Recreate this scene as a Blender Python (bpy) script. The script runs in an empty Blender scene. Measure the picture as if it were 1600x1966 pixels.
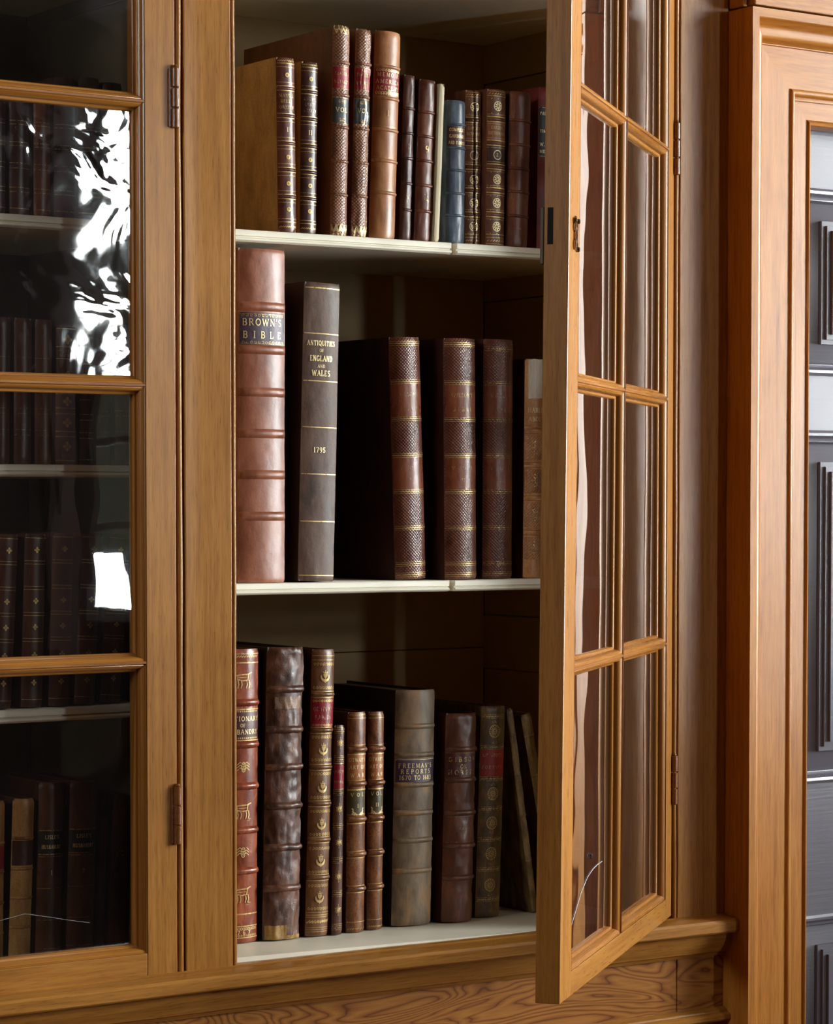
import bpy, math, random
from math import sin, cos, pi, radians, asin, sqrt
from mathutils import Vector, Matrix, noise

random.seed(7)
S = bpy.context.scene
COL = S.collection

# ------------------------------------------------------------------ camera
# axes: X along the bookcase front, Y into the wall, Z up from the floor; metres
FOCAL = 5100.0                       # in pixels of the 1600 x 1966 frame
cam_d = bpy.data.cameras.new('camera')
cam = bpy.data.objects.new('camera', cam_d)
COL.objects.link(cam)
cam.location = (-1.7440, -2.8925, 1.45)
cam.rotation_euler = (radians(90 - 2.2), 0, radians(-34.94))
cam_d.sensor_fit = 'VERTICAL'
cam_d.sensor_height = 36.0
cam_d.lens = 36.0 * FOCAL / 1966.0
cam_d.shift_y = (963.0 + FOCAL * math.tan(radians(2.2)) - 983.0) / 1966.0
cam_d.clip_start = 0.05
S.camera = cam

# ------------------------------------------------------------------ sky and exposure
w = bpy.data.worlds.new('sky')
S.world = w
w.use_nodes = True
wb = w.node_tree.nodes['Background']
wb.inputs['Color'].default_value = (0.93, 0.97, 1.0, 1)
wb.inputs['Strength'].default_value = 74.0
S.view_settings.view_transform = 'Standard'
S.view_settings.look = 'None'
S.view_settings.gamma = 1.0
S.view_settings.exposure = 0.0
S.view_settings.use_curve_mapping = False
S.cycles.use_denoising = True
S.cycles.max_bounces = 10
S.cycles.transparent_max_bounces = 12
S.cycles.caustics_reflective = False
S.cycles.caustics_refractive = False
S.cycles.sample_clamp_indirect = 6.0

# daylight: the window openings of the room (right wall and far wall) guide the sky light in
WIN = [  # wall, a0, a1, z0, z1
    ('right', -2.60, -1.00, 1.02, 2.95),
    ('left', -1.38, -0.78, 2.20, 2.95),
    ('far', 2.25, 2.56, 1.07, 2.80),
]
XR, YF, XL, ZC = 3.10, -4.60, -3.60, 3.20     # right wall, far wall, left wall, ceiling
for i, (wl, a0, a1, z0, z1) in enumerate(WIN):
    ld = bpy.data.lights.new('window_daylight', 'AREA')
    ld.shape = 'RECTANGLE'
    ld.cycles.is_portal = True
    lo = bpy.data.objects.new('window_daylight', ld)
    COL.objects.link(lo)
    ld.size = a1 - a0
    ld.size_y = z1 - z0
    if wl == 'right':
        lo.location = (XR + 0.12, (a0 + a1) / 2, (z0 + z1) / 2)
        lo.rotation_euler = (radians(90), 0, radians(90))
    elif wl == 'left':
        lo.location = (XL - 0.12, (a0 + a1) / 2, (z0 + z1) / 2)
        lo.rotation_euler = (radians(90), 0, radians(-90))
    else:
        lo.location = ((a0 + a1) / 2, YF - 0.12, (z0 + z1) / 2)
        lo.rotation_euler = (radians(90), 0, 0)


# ------------------------------------------------------------------ helpers
def lin(r, g, b):
    def f(c):
        c /= 255.0
        return c / 12.92 if c <= 0.04045 else ((c + 0.055) / 1.055) ** 2.4
    return (f(r), f(g), f(b), 1.0)


class MB:
    """collects faces for ONE mesh object"""
    def __init__(s):
        s.v, s.f = [], []

    def add(s, vs, fs):
        o = len(s.v)
        s.v.extend(vs)
        s.f.extend([tuple(i + o for i in f) for f in fs])

    def box(s, x0, x1, y0, y1, z0, z1):
        s.add([(x0, y0, z0), (x1, y0, z0), (x1, y1, z0), (x0, y1, z0),
               (x0, y0, z1), (x1, y0, z1), (x1, y1, z1), (x0, y1, z1)],
              [(0, 3, 2, 1), (4, 5, 6, 7), (0, 1, 5, 4), (1, 2, 6, 5), (2, 3, 7, 6), (3, 0, 4, 7)])

    def prism(s, prof, fn, ts):
        """profile prof (list of 2-d points, closed) carried through stations ts by fn(p, t) -> xyz"""
        n = len(prof)
        vs = [fn(p, t) for t in ts for p in prof]
        fs = []
        for k in range(len(ts) - 1):
            for i in range(n):
                j = (i + 1) % n
                fs.append((k * n + i, k * n + j, (k + 1) * n + j, (k + 1) * n + i))
        fs.append(tuple(range(n))[::-1])
        fs.append(tuple(range((len(ts) - 1) * n, len(ts) * n)))
        s.add(vs, fs)

    def grid(s, nu, nv, fn):
        vs = [fn(i / (nu - 1), j / (nv - 1)) for j in range(nv) for i in range(nu)]
        fs = [(j * nu + i, j * nu + i + 1, (j + 1) * nu + i + 1, (j + 1) * nu + i)
              for j in range(nv - 1) for i in range(nu - 1)]
        s.add(vs, fs)

    def tube(s, pts, r, n=6):
        pts = [Vector(p) for p in pts]
        vs = []
        for k, p in enumerate(pts):
            d = (pts[min(k + 1, len(pts) - 1)] - pts[max(k - 1, 0)]).normalized()
            a = d.orthogonal().normalized()
            b = d.cross(a)
            for i in range(n):
                t = 2 * pi * i / n
                vs.append(tuple(p + (a * cos(t) + b * sin(t)) * r))
        fs = [(k * n + i, k * n + (i + 1) % n, (k + 1) * n + (i + 1) % n, (k + 1) * n + i)
              for k in range(len(pts) - 1) for i in range(n)]
        fs += [tuple(range(n))[::-1], tuple(range((len(pts) - 1) * n, len(pts) * n))]
        s.add(vs, fs)

    def lathe(s, prof, c, axis='z', n=16):
        """prof = [(r, h)]"""
        vs = []
        for r, h in prof:
            for i in range(n):
                t = 2 * pi * i / n
                if axis == 'z':
                    vs.append((c[0] + r * cos(t), c[1] + r * sin(t), c[2] + h))
                else:
                    vs.append((c[0] + r * cos(t), c[1] + h, c[2] + r * sin(t)))
        fs = [(k * n + i, k * n + (i + 1) % n, (k + 1) * n + (i + 1) % n, (k + 1) * n + i)
              for k in range(len(prof) - 1) for i in range(n)]
        fs += [tuple(range(n))[::-1], tuple(range((len(prof) - 1) * n, len(prof) * n))]
        s.add(vs, fs)

    def mesh(s, name, mat, smooth=None):
        me = bpy.data.meshes.new(name)
        me.from_pydata(s.v, [], s.f)
        me.materials.append(mat)
        if smooth is not None:
            me.shade_smooth()
            me.set_sharp_from_angle(angle=radians(smooth))
        me.update()
        return me

    def obj2(s, name, mats, idx, parent, smooth=None, warp=None):
        if warp:
            s.v = [warp(*p) for p in s.v]
        me = s.mesh(name, mats[0], smooth)
        me.materials.append(mats[1])
        me.polygons.foreach_set('material_index', idx)
        return link(name, me, parent)

    def obj(s, name, mat, parent=None, smooth=None, bevel=None, kind=None, warp=None):
        if warp:
            s.v = [warp(*p) for p in s.v]
        me = s.mesh(name, mat, smooth)
        return link(name, me, parent, bevel, kind)


def link(name, me, parent=None, bevel=None, kind=None):
    o = bpy.data.objects.new(name, me)
    COL.objects.link(o)
    if parent is not None:
        o.parent = parent
    if bevel:
        b = o.modifiers.new('edge', 'BEVEL')
        b.width = bevel
        b.segments = 2
        b.limit_method = 'ANGLE'
        b.angle_limit = radians(40)
    if kind:
        o['kind'] = kind
    return o


def empty(name, loc=(0, 0, 0), parent=None):
    o = bpy.data.objects.new(name, None)
    o.empty_display_size = 0.05
    COL.objects.link(o)
    o.location = loc
    if parent is not None:
        o.parent = parent
    return o


def tag(o, label, cat, group=None):
    o['label'] = label
    o['category'] = cat
    if group:
        o['group'] = group


# ------------------------------------------------------------------ materials
class NT:
    def __init__(s, name):
        s.m = bpy.data.materials.new(name)
        s.m.use_nodes = True
        s.t = s.m.node_tree
        s.b = s.t.nodes['Principled BSDF']
        s.out = s.t.nodes['Material Output']

    def n(s, kind, **kw):
        nd = s.t.nodes.new(kind)
        for k, v in kw.items():
            if k in nd.inputs:
                nd.inputs[k].default_value = v
            else:
                setattr(nd, k, v)
        return nd

    def l(s, a, b):
        s.t.links.new(a, b)

    def coords(s, scale, rand=False, loc=(0, 0, 0)):
        tc = s.n('ShaderNodeTexCoord')
        mp = s.n('ShaderNodeMapping')
        mp.inputs['Scale'].default_value = scale
        mp.inputs['Location'].default_value = loc
        if rand:
            oi = s.n('ShaderNodeObjectInfo')
            ad = s.n('ShaderNodeVectorMath', operation='ADD')
            ml = s.n('ShaderNodeMath', operation='MULTIPLY')
            s.l(oi.outputs['Random'], ml.inputs[0])
            ml.inputs[1].default_value = 31.0
            s.l(tc.outputs['Object'], ad.inputs[0])
            s.l(ml.outputs[0], ad.inputs[1])
            s.l(ad.outputs[0], mp.inputs['Vector'])
        else:
            s.l(tc.outputs['Object'], mp.inputs['Vector'])
        return mp.outputs['Vector']

    def noise(s, vec, scale=1.0, detail=4.0, rough=0.55, dist=0.0):
        nd = s.n('ShaderNodeTexNoise')
        nd.inputs['Scale'].default_value = scale
        nd.inputs['Detail'].default_value = detail
        nd.inputs['Roughness'].default_value = rough
        nd.inputs['Distortion'].default_value = dist
        s.l(vec, nd.inputs['Vector'])
        return nd.outputs['Fac']

    def ramp(s, fac, stops):
        r = s.n('ShaderNodeValToRGB')
        e = r.color_ramp.elements
        while len(e) < len(stops):
            e.new(0.5)
        for el, (p, c) in zip(e, stops):
            el.position = p
            el.color = c
        s.l(fac, r.inputs['Fac'])
        return r.outputs['Color']

    def mix(s, fac, a, b, mode='MIX'):
        m = s.n('ShaderNodeMix', data_type='RGBA', blend_type=mode)
        for v, i in ((fac, 0), (a, 6), (b, 7)):
            if isinstance(v, (int, float)):
                m.inputs[i].default_value = v
            elif isinstance(v, tuple):
                m.inputs[i].default_value = v
            else:
                s.l(v, m.inputs[i])
        return m.outputs[2]

    def math(s, op, a, b=None, c=None):
        m = s.n('ShaderNodeMath', operation=op)
        for v, i in ((a, 0), (b, 1), (c, 2)):
            if v is None:
                continue
            if isinstance(v, (int, float)):
                m.inputs[i].default_value = v
            else:
                s.l(v, m.inputs[i])
        return m.outputs[0]

    def bump(s, h, strength=0.2, dist=0.001):
        b = s.n('ShaderNodeBump')
        b.inputs['Strength'].default_value = strength
        b.inputs['Distance'].default_value = dist
        s.l(h, b.inputs['Height'])
        return b.outputs['Normal']

    def put(s, col=None, rough=None, nrm=None, spec=None, metal=None, coat=None):
        for v, k in ((col, 'Base Color'), (rough, 'Roughness'), (nrm, 'Normal'), (spec, 'Specular IOR Level'),
                     (metal, 'Metallic'), (coat, 'Coat Weight')):
            if v is None:
                continue
            if isinstance(v, (int, float, tuple)):
                s.b.inputs[k].default_value = v
            else:
                s.l(v, s.b.inputs[k])
        return s.m


def sc(axis, across, along):
    return tuple(along if a == axis else across for a in 'XYZ')


def wood(name, axis, dark, mid, light, rough=0.27, contrast=1.0, bump=0.13, st=1.0):
    t = NT(name)
    g = t.noise(t.coords(sc(axis, 130, 5.0 * st)), 1.0, 5, 0.62, 0.25)
    base = t.ramp(g, [(0.22, dark), (0.48, mid), (0.80, light)])
    f = t.noise(t.coords(sc(axis, 620, 34 * st)), 1.0, 3, 0.6)
    pores = t.ramp(f, [(0.36, (0.55, 0.48, 0.42, 1)), (0.54, (1, 1, 1, 1))])
    c = t.mix(0.42 * contrast, base, pores, 'MULTIPLY')
    blot = t.noise(t.coords(sc(axis, 7, 1.3)), 1.0, 3, 0.5)
    c = t.mix(0.30, c, t.ramp(blot, [(0.3, (0.72, 0.66, 0.62, 1)), (0.7, (1.08, 1.05, 1.0, 1))]), 'MULTIPLY')
    ro = t.math('MULTIPLY_ADD', f, 0.18, rough - 0.06)
    lump = t.noise(t.coords(sc(axis, 90, 14 * st)), 1.0, 3, 0.6)
    h = t.math('MULTIPLY_ADD', lump, 1.6, f)
    return t.put(c, ro, t.bump(h, bump, 0.0005), 0.38)


OAK_D, OAK_M, OAK_L = lin(124, 78, 27), lin(160, 106, 43), lin(180, 126, 60)
oak = {a: wood('oak_' + a, a, OAK_D, OAK_M, OAK_L) for a in 'XYZ'}
CAS = (lin(144, 84, 30), lin(180, 116, 44), lin(198, 136, 60))
casing = {a: wood('casing_' + a, a, *CAS, rough=0.30) for a in 'XZ'}
bead_w = {a: wood('bead_' + a, a, lin(92, 48, 14), lin(140, 86, 30), lin(186, 128, 50), rough=0.3) for a in 'XZ'}


def flame_wood():
    t = NT('flame_figured_wood')
    n1 = t.noise(t.coords((2.8, 1, 10.0)), 1.0, 3, 0.42, 0.9)
    ring = t.math('PINGPONG', t.math('MULTIPLY', n1, 27.0), 0.5)
    c = t.ramp(ring, [(0.0, lin(92, 46, 16)), (0.08, lin(134, 80, 32)), (0.25, lin(152, 96, 40)), (0.5, lin(166, 110, 50))])
    f = t.noise(t.coords((14, 300, 400)), 1.0, 3, 0.6)
    c = t.mix(0.4, c, t.ramp(f, [(0.3, (0.6, 0.5, 0.45, 1)), (0.6, (1, 1, 1, 1))]), 'MULTIPLY')
    return t.put(c, 0.3, t.bump(f, 0.15, 0.0004))


flame = flame_wood()


def paint(name, col, rough, streak=0.3, axis='X', spec=0.5, mott=0.15):
    t = NT(name)
    f = t.noise(t.coords(sc(axis, 240, 10)), 1.0, 3, 0.6)
    m = t.noise(t.coords((9, 9, 9)), 1.0, 3, 0.6)
    dk = tuple(v * 0.72 for v in col[:3]) + (1,)
    c = t.mix(mott * 2, col, t.ramp(m, [(0.3, dk), (0.7, col)]))
    return t.put(c, rough, t.bump(f, streak, 0.0006), spec)


shelf_paint = paint('cream_shelf_paint', lin(240, 233, 214), 0.42)
dark_paint = paint('darkened_cabinet_paint', lin(92, 78, 56), 0.6, 0.15, 'Z')  # cabinet paint with shade put into the colour, keeps the closed case dim
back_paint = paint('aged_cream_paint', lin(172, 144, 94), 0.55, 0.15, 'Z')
door_paint = paint('grey_door_paint', lin(112, 108, 118), 0.30, 0.5, 'X', 0.6)
wall_paint = paint('wall_paint', lin(150, 128, 112), 0.7, 0.1, 'Z')
pink_paint = paint('pinkish_paint', lin(214, 186, 186), 0.6, 0.1, 'Z')
white_paint = paint('window_paint', lin(225, 222, 214), 0.5, 0.1, 'Z')
wainscot = wood('dark_wainscot', 'Z', lin(48, 26, 12), lin(70, 40, 20), lin(92, 56, 30), 0.4)
floor_w = wood('floorboard', 'X', lin(64, 40, 22), lin(92, 60, 34), lin(110, 76, 44), 0.4)
plaster = paint('plaster', lin(205, 198, 184), 0.8, 0.05)
ceil_w = wood('ceiling_boards', 'X', lin(84, 66, 48), lin(104, 84, 62), lin(120, 98, 74), 0.5)
hedge_m = paint('garden_screen', lin(15, 15, 10), 0.95, 0.3, 'X', 0.05)  # for the unseen screen added beyond the far window
dark_hole = NT('dark_recess').put(lin(10, 7, 5), 0.9)


def metal(name, col, rough):
    t = NT(name)
    n = t.noise(t.coords((160, 160, 160)), 1.0, 4, 0.6)
    c = t.mix(t.math('MULTIPLY', n, 0.9), col, lin(58, 30, 14))
    return t.put(c, rough, t.bump(n, 0.6, 0.0008), 0.5, 0.0)


hinge_m = metal('varnished_hinge', lin(150, 90, 44), 0.25)
brass_m = NT('old_brass').put(lin(150, 120, 84), 0.22, metal=0.9)
iron_m = NT('dark_plate').put(lin(70, 52, 34), 0.45, metal=0.3)


def glass(name, wave, wscale, haze, rough=.012):
    """one thin old sheet: what lies behind shows through, the surface mirrors by its angle"""
    t = NT(name)
    t.t.nodes.remove(t.b)
    tr = t.n('ShaderNodeBsdfTransparent')
    tr.inputs['Color'].default_value = (0.95, 0.96, 0.95, 1)
    gl = t.n('ShaderNodeBsdfGlossy')
    gl.inputs['Color'].default_value = (1, 1, 1, 1)
    gl.inputs['Roughness'].default_value = rough
    fr = t.n('ShaderNodeFresnel')
    fr.inputs['IOR'].default_value = 1.52
    if wave > 0:
        a = t.noise(t.coords(wscale), 1.0, 2.0, 0.5, 0.8)
        nrm = t.bump(a, 1.0, wave)
        t.l(nrm, gl.inputs['Normal'])
    k = t.math('MINIMUM', t.math('MULTIPLY', fr.outputs[0], 1.75), 0.92)
    mx = t.n('ShaderNodeMixShader')
    t.l(k, mx.inputs[0])
    t.l(tr.outputs[0], mx.inputs[1])
    t.l(gl.outputs[0], mx.inputs[2])
    df = t.n('ShaderNodeBsdfDiffuse')
    df.inputs['Color'].default_value = (0.55, 0.53, 0.5, 1)
    d = t.noise(t.coords((12, 12, 12)), 1.0, 5, 0.7)
    m2 = t.n('ShaderNodeMixShader')
    t.l(t.math('MULTIPLY', d, haze), m2.inputs[0])
    t.l(mx.outputs[0], m2.inputs[1])
    t.l(df.outputs[0], m2.inputs[2])
    t.l(m2.outputs[0], t.out.inputs['Surface'])
    return t.m


glass_calm = glass('old_glass', 0.0008, (9, 9, 5), 0.008)
glass_wavy = glass('seeded_glass', 0.0009, (13, 13, 15), 0.010, .03)
glass_bent = glass('bent_glass', 0.00016, (14, 14, 4), 0.008)
glass_door = glass('door_glass', 0.00035, (6, 6, 2.5), 0.02)
glass_plain = glass('window_glass', 0.0, (1, 1, 1), 0.0)


# ------------------------------------------------------------------ the room behind the camera
def structure(name, mb, mat, parent=None, **kw):
    return mb.obj(name, mat, parent, kind='structure' if parent is None else None, **kw)


m = MB(); m.box(XL - .15, XR + .15, YF - .15, 0.8, -0.1, 0.0); structure('floor', m, floor_w)
m = MB(); m.box(XL - .15, XR + .15, YF - .15, 0.8, ZC, ZC + .1); structure('ceiling', m, ceil_w)


def wall_with_opening(name, along, pos, lo, hi, a0, a1, z0, z1, mat):
    m = MB()
    def bx(p0, p1, q0, q1):
        if along == 'y':
            m.box(pos, pos + .15, p0, p1, q0, q1)
        else:
            m.box(p0, p1, pos - .15, pos, q0, q1)
    bx(lo, a0, 0.0, ZC); bx(a1, hi, 0.0, ZC); bx(a0, a1, 0.0, z0); bx(a0, a1, z1, ZC)
    return structure(name, m, mat)


def sash_window(name, along, pos, a0, a1, z0, z1, cols, rows):
    """painted sash in the opening: frame, bars and panes"""
    e = empty(name); e['kind'] = 'structure'
    def P(p0, p1, d0, d1, q0, q1):
        m = MB()
        if along == 'y':
            m.box(pos + d0, pos + d1, p0, p1, q0, q1)
        else:
            m.box(p0, p1, pos - d1, pos - d0, q0, q1)
        return m
    fw = .045
    for (p0, p1, q0, q1) in ((a0, a0 + fw, z0, z1), (a1 - fw, a1, z0, z1), (a0 + fw, a1 - fw, z0, z0 + fw), (a0 + fw, a1 - fw, z1 - fw, z1)):
        P(p0, p1, .04, .085, q0, q1).obj('window_frame', white_paint, e)
    for i in range(1, cols):
        c = a0 + (a1 - a0) * i / cols
        P(c - .011, c + .011, .045, .08, z0 + fw, z1 - fw).obj('window_bar', white_paint, e)
    for j in range(1, rows):
        c = z0 + (z1 - z0) * j / rows
        P(a0 + fw, a1 - fw, .046, .079, c - .011, c + .011).obj('window_bar', white_paint, e)
    P(a0 + fw, a1 - fw, .062, .065, z0 + fw, z1 - fw).obj('pane', glass_plain, e)
    return e


_, a0, a1, z0, z1 = WIN[0]
wall_with_opening('wall_right', 'y', XR, YF, 0.8, a0, a1, z0, z1, wainscot)
sash_window('window_1', 'y', XR, a0, a1, z0, z1, 4, 5)
_, a0, a1, z0, z1 = WIN[1]
wall_with_opening('wall_left', 'y', XL - .15, YF, 0.8, a0, a1, z0, z1, wainscot)
sash_window('window_3', 'y', XL - .15, a0, a1, z0, z1, 3, 3)
_, a0, a1, z0, z1 = WIN[2]
wall_with_opening('wall_far', 'x', YF, XL, XR, a0, a1, z0, z1, wainscot)
wf = sash_window('window_2', 'x', YF, a0, a1, z0, z1, 1, 6)
m = MB(); m.box(a0, a1, YF - .09, YF - .03, 2.10, 2.24); m.obj('meeting_rail', wainscot, wf)
m = MB(); m.box(a0 - .15, a0 - .065, YF, YF + .03, z0 - .1, z1 + .1); m.obj('architrave', pink_paint, wf)
gw = empty('wall_garden'); gw['kind'] = 'structure'      # added dark screen that blacks out part of the far window's reflection
m = MB(); m.box(1.5, 4.6, YF - 1.35, YF - 1.15, 1.26, 1.92); m.obj('clipped_screen', hedge_m, gw)
for xx in (1.9, 3.1, 4.3):
    m = MB(); m.lathe([(.03, 0), (.025, 1.3)], (xx, YF - 1.25, 0), n=8); m.obj('stem', hedge_m, gw)
m = MB(); m.box(XL, -1.10, 0.30, 0.45, 0, ZC); m.box(-1.10, 2.9, 0.56, 0.70, 0, ZC); m.box(1.98, XR, 0.0, 0.14, 0, ZC)
m.box(.9765, 1.98, 0.0, 0.14, 2.30, ZC); m.box(XL, XR, -.001, 0.13, 2.60, ZC)
structure('wall_back', m, wainscot)


# ------------------------------------------------------------------ the built-in bookcases
Z_BASE, Z_TOP, Y_BACK = 0.857, 2.40, 0.45


def rough_edge(x, y, z, a=.0006):
    """old hand-planed edges are never quite straight"""
    return (x + a * noise.noise((x * 9, y * 9, z * 7)), y + a * noise.noise((x * 9 + 5, y * 9, z * 7 + 3)), z)


def strip_box(x0, x1, y0, y1, z0, z1, n=24, axis='z', wob=.0006):
    """a long board cut in n stations so that its edges can waver"""
    m = MB()
    if axis == 'z':
        prof = [(x0, y0), (x1, y0), (x1, y1), (x0, y1)]
        ts = [z0 + (z1 - z0) * i / n for i in range(n + 1)]
        m.prism(prof, lambda p, t: rough_edge(p[0], p[1], t, wob), ts)
    else:
        prof = [(y0, z0), (y0, z1), (y1, z1), (y1, z0)]
        ts = [x0 + (x1 - x0) * i / n for i in range(n + 1)]
        m.prism(prof, lambda p, t: (t, p[0] + wob * noise.noise((t * 8, p[0] * 9, p[1] * 9)), p[1] + wob * noise.noise((t * 8 + 4, p[0] * 9, p[1] * 9))), ts)
    return m


def cock_bead(x0, x1, y0, z0, z1):
    """half-round bead with a quirk, running up the edge of a pilaster"""
    m = MB()
    c, r = (x0 + x1) / 2, (x1 - x0) / 2
    prof = [(x0, .03), (x0, y0 + .004)]
    for i in range(9):
        a = pi * i / 8
        prof.append((c - r * .93 * cos(a), y0 + .0045 - (r * .95) * sin(a)))
    prof += [(x1, y0 + .004), (x1, .03)]
    n = 40
    m.prism(prof, lambda p, t: rough_edge(p[0], p[1], t, .0009), [z0 + (z1 - z0) * i / n for i in range(n + 1)])
    return m


def shelf_mesh(x0, x1, yf, zt, th, slope, notch):
    """painted shelf: flat fillet, groove and bead along its front, with the old scarf joint nicked"""
    m = MB()
    yb = Y_BACK - .002
    prof = [(yb, zt), (yf + .001, zt), (yf, zt - .001), (yf, zt - th * .50), (yf + .0035, zt - th * .56), (yf + .0035, zt - th * .60)]
    for i in range(7):
        a = pi * i / 6
        prof.append((yf + .0035 - .0045 * sin(a), zt - th * .62 - th * .17 * (1 - cos(a))))
    prof += [(yf + .004, zt - th), (yb, zt - th)]
    segs = [(x0, notch - .006), (notch + .004, x1)] if notch else [(x0, x1)]
    for a, b in segs:
        ts = [a + (b - a) * i / 14 for i in range(15)]
        m.prism(prof, lambda p, t: (t, p[0] + .0006 * noise.noise((t * 7, p[0], 1.3)), p[1] + slope * t + .0005 * noise.noise((t * 6, p[1] * 3, 7.7))), ts)
    if notch:
        yy = yf + .011
        m.add([(notch - .006, yy, zt + slope * notch), (notch + .004, yy, zt + slope * notch), (notch + .004, yy, zt - th + slope * notch), (notch - .006, yy, zt - th + slope * notch),
               (notch - .006, yb, zt + slope * notch), (notch + .004, yb, zt + slope * notch), (notch + .004, yb, zt - th + slope * notch), (notch - .006, yb, zt - th + slope * notch)],
              [(0, 1, 2, 3), (0, 4, 5, 1), (3, 2, 6, 7)])
    return m


def carcass(root, x0, x1, shelves, joints, side_joints, back_paint=back_paint, slope=.021):
    """painted inside of one bookcase: boarded back, boarded sides, floor, shelves"""
    zz = [Z_BASE - .03] + joints + [Z_TOP]
    for a, b in zip(zz[:-1], zz[1:]):
        m = MB(); m.box(x0, x1, Y_BACK + .003 * random.random(), Y_BACK + .016, a + .0005, b - .0005)
        m.obj('back_board', back_paint, root, bevel=.0012)
    zz = [Z_BASE - .03] + side_joints + [Z_TOP]
    for sx in (0, 1):
        for k, (a, b) in enumerate(zip(zz[:-1], zz[1:])):
            j = .002 * (k % 2)
            m = MB()
            if sx == 0:
                m.box(x0 - .014, x0 + j, .036, Y_BACK, a + .0005, b - .0005)
            else:
                m.box(x1 - j, x1 + .014, .036, Y_BACK, a + .0005, b - .0005)
            m.obj('side_board', back_paint, root, bevel=.0015)
    m = MB(); m.box(x0, x1, .036, Y_BACK, Z_TOP, Z_TOP + .02); m.obj('top_board', back_paint, root)
    m = MB()
    prof = [(.027, 0), (Y_BACK, 0), (Y_BACK, -.02), (.027, -.02)]
    m.prism(prof, lambda p, t: (t, p[0], .8635 - slope * t + p[1]), [x0 + (x1 - x0) * i / 10 for i in range(11)])
    m.obj('bottom_board', shelf_paint, root)
    for (zt, th, sl, nt) in shelves:
        shelf_mesh(x0 + .001, x1 - .001, .104, zt, th, sl, nt).obj('shelf', shelf_paint, root, smooth=50)


right_case = empty('bookcase')
tag(right_case, 'open oak bookcase with a cream painted inside and its glazed door swung out', 'bookcase')
left_case = empty('bookcase')
tag(left_case, 'closed oak bookcase whose glazed door still covers the dark rows of books', 'bookcase')

carcass(right_case, -.030, .7200, [(1.8065, .0155, .003, .4144), (1.3418, .0150, -.003, .4111), (2.170, .014, 0, None)],
        [1.2225, 1.545, 1.865], [.93, 1.06, 1.19, 1.2735, 1.45, 1.60, 1.76, 1.93, 2.096])
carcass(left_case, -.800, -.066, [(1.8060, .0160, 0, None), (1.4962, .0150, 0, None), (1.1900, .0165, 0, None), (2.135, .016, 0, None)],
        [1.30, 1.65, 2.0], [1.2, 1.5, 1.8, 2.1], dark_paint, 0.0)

# pilasters with a bead down each edge
ZP0, ZP1 = .852, 2.46
strip_box(-.0766, -.0085, 0.0, .0262, ZP0, ZP1).obj('pilaster', oak['Z'], right_case, bevel=.0012)
cock_bead(-.0085, 0.0, 0.0, ZP0 - .004, ZP1).obj('pilaster_bead', oak['Z'], right_case, smooth=35)
cock_bead(-.0875, -.0785, 0.0, ZP0 - .004, ZP1).obj('pilaster_bead', oak['Z'], left_case, smooth=35)
strip_box(.7335, .8235, 0.0, .035, ZP0, ZP1).obj('pilaster', oak['Z'], right_case, bevel=.0012)
cock_bead(.7245, .7335, 0.0, ZP0 - .004, ZP1).obj('pilaster_bead', oak['Z'], right_case, smooth=35)
strip_box(-.890, -.800, 0.0, .035, ZP0, ZP1).obj('pilaster', oak['Z'], left_case, bevel=.0012)
cock_bead(-.800, -.791, 0.0, ZP0 - .004, ZP1).obj('pilaster_bead', oak['Z'], left_case, smooth=35)
strip_box(0.0, .7245, .004, .035, 2.352, ZP1, axis='x').obj('top_rail', oak['X'], right_case, bevel=.0012)
strip_box(-.791, -.0875, .004, .035, 2.352, ZP1, axis='x').obj('top_rail', oak['X'], left_case, bevel=.0012)

# ------------------------------------------------------------------ glazed doors (built closed: X runs from the hinge to -X, outer face at Y = 0)
DW = .700
ROWS = [(.887, 1.250), (1.250, 1.594), (1.594, 1.943), (1.943, 2.292)]
BEAD = [(0, .0), (0, .0008), (.0012, .0022), (.0020, .0018), (.0040, .0030), (.0058, .0058), (.0068, .0092), (.0070, .0108), (.0086, .0112), (.0100, .0126), (.0106, .0180), (.0106, .0235), (0, .0235)]


def glazing_bead(s0, s1, z0, z1):
    """mitred moulded ring that holds one pane"""
    m = MB()
    vs, n = [], len(BEAD)
    for (a, d) in BEAD:
        for (cx, cz, sx, sz) in ((s0, z0, 1, 1), (s1, z0, -1, 1), (s1, z1, -1, -1), (s0, z1, 1, -1)):
            vs.append((-(cx + sx * a), d, cz + sz * a))
    fs = []
    for i in range(n):
        j = (i + 1) % n
        for k in range(4):
            l = (k + 1) % 4
            fs.append((i * 4 + k, i * 4 + l, j * 4 + l, j * 4 + k))
    m.add(vs, fs)
    # cut each side into stations is not needed: straight stock
    return m


def pane_mesh(s0, s1, z0, z1, seed, warp_amt, tilt, bow):
    m = MB()
    def P(u, v):
        s, z = s0 + (s1 - s0) * u, z0 + (z1 - z0) * v
        d = .0165 + warp_amt * (noise.noise((s * 7 + seed, z * 7, seed)) + .4 * noise.noise((s * 19, z * 16 + seed, 3)))
        d += tilt[0] * (u - .5) + tilt[1] * (v - .5) + bow * ((v - .5) ** 2 - .08)
        return (-s, d, z)
    m.grid(30, 40, P)
    return m


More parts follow.
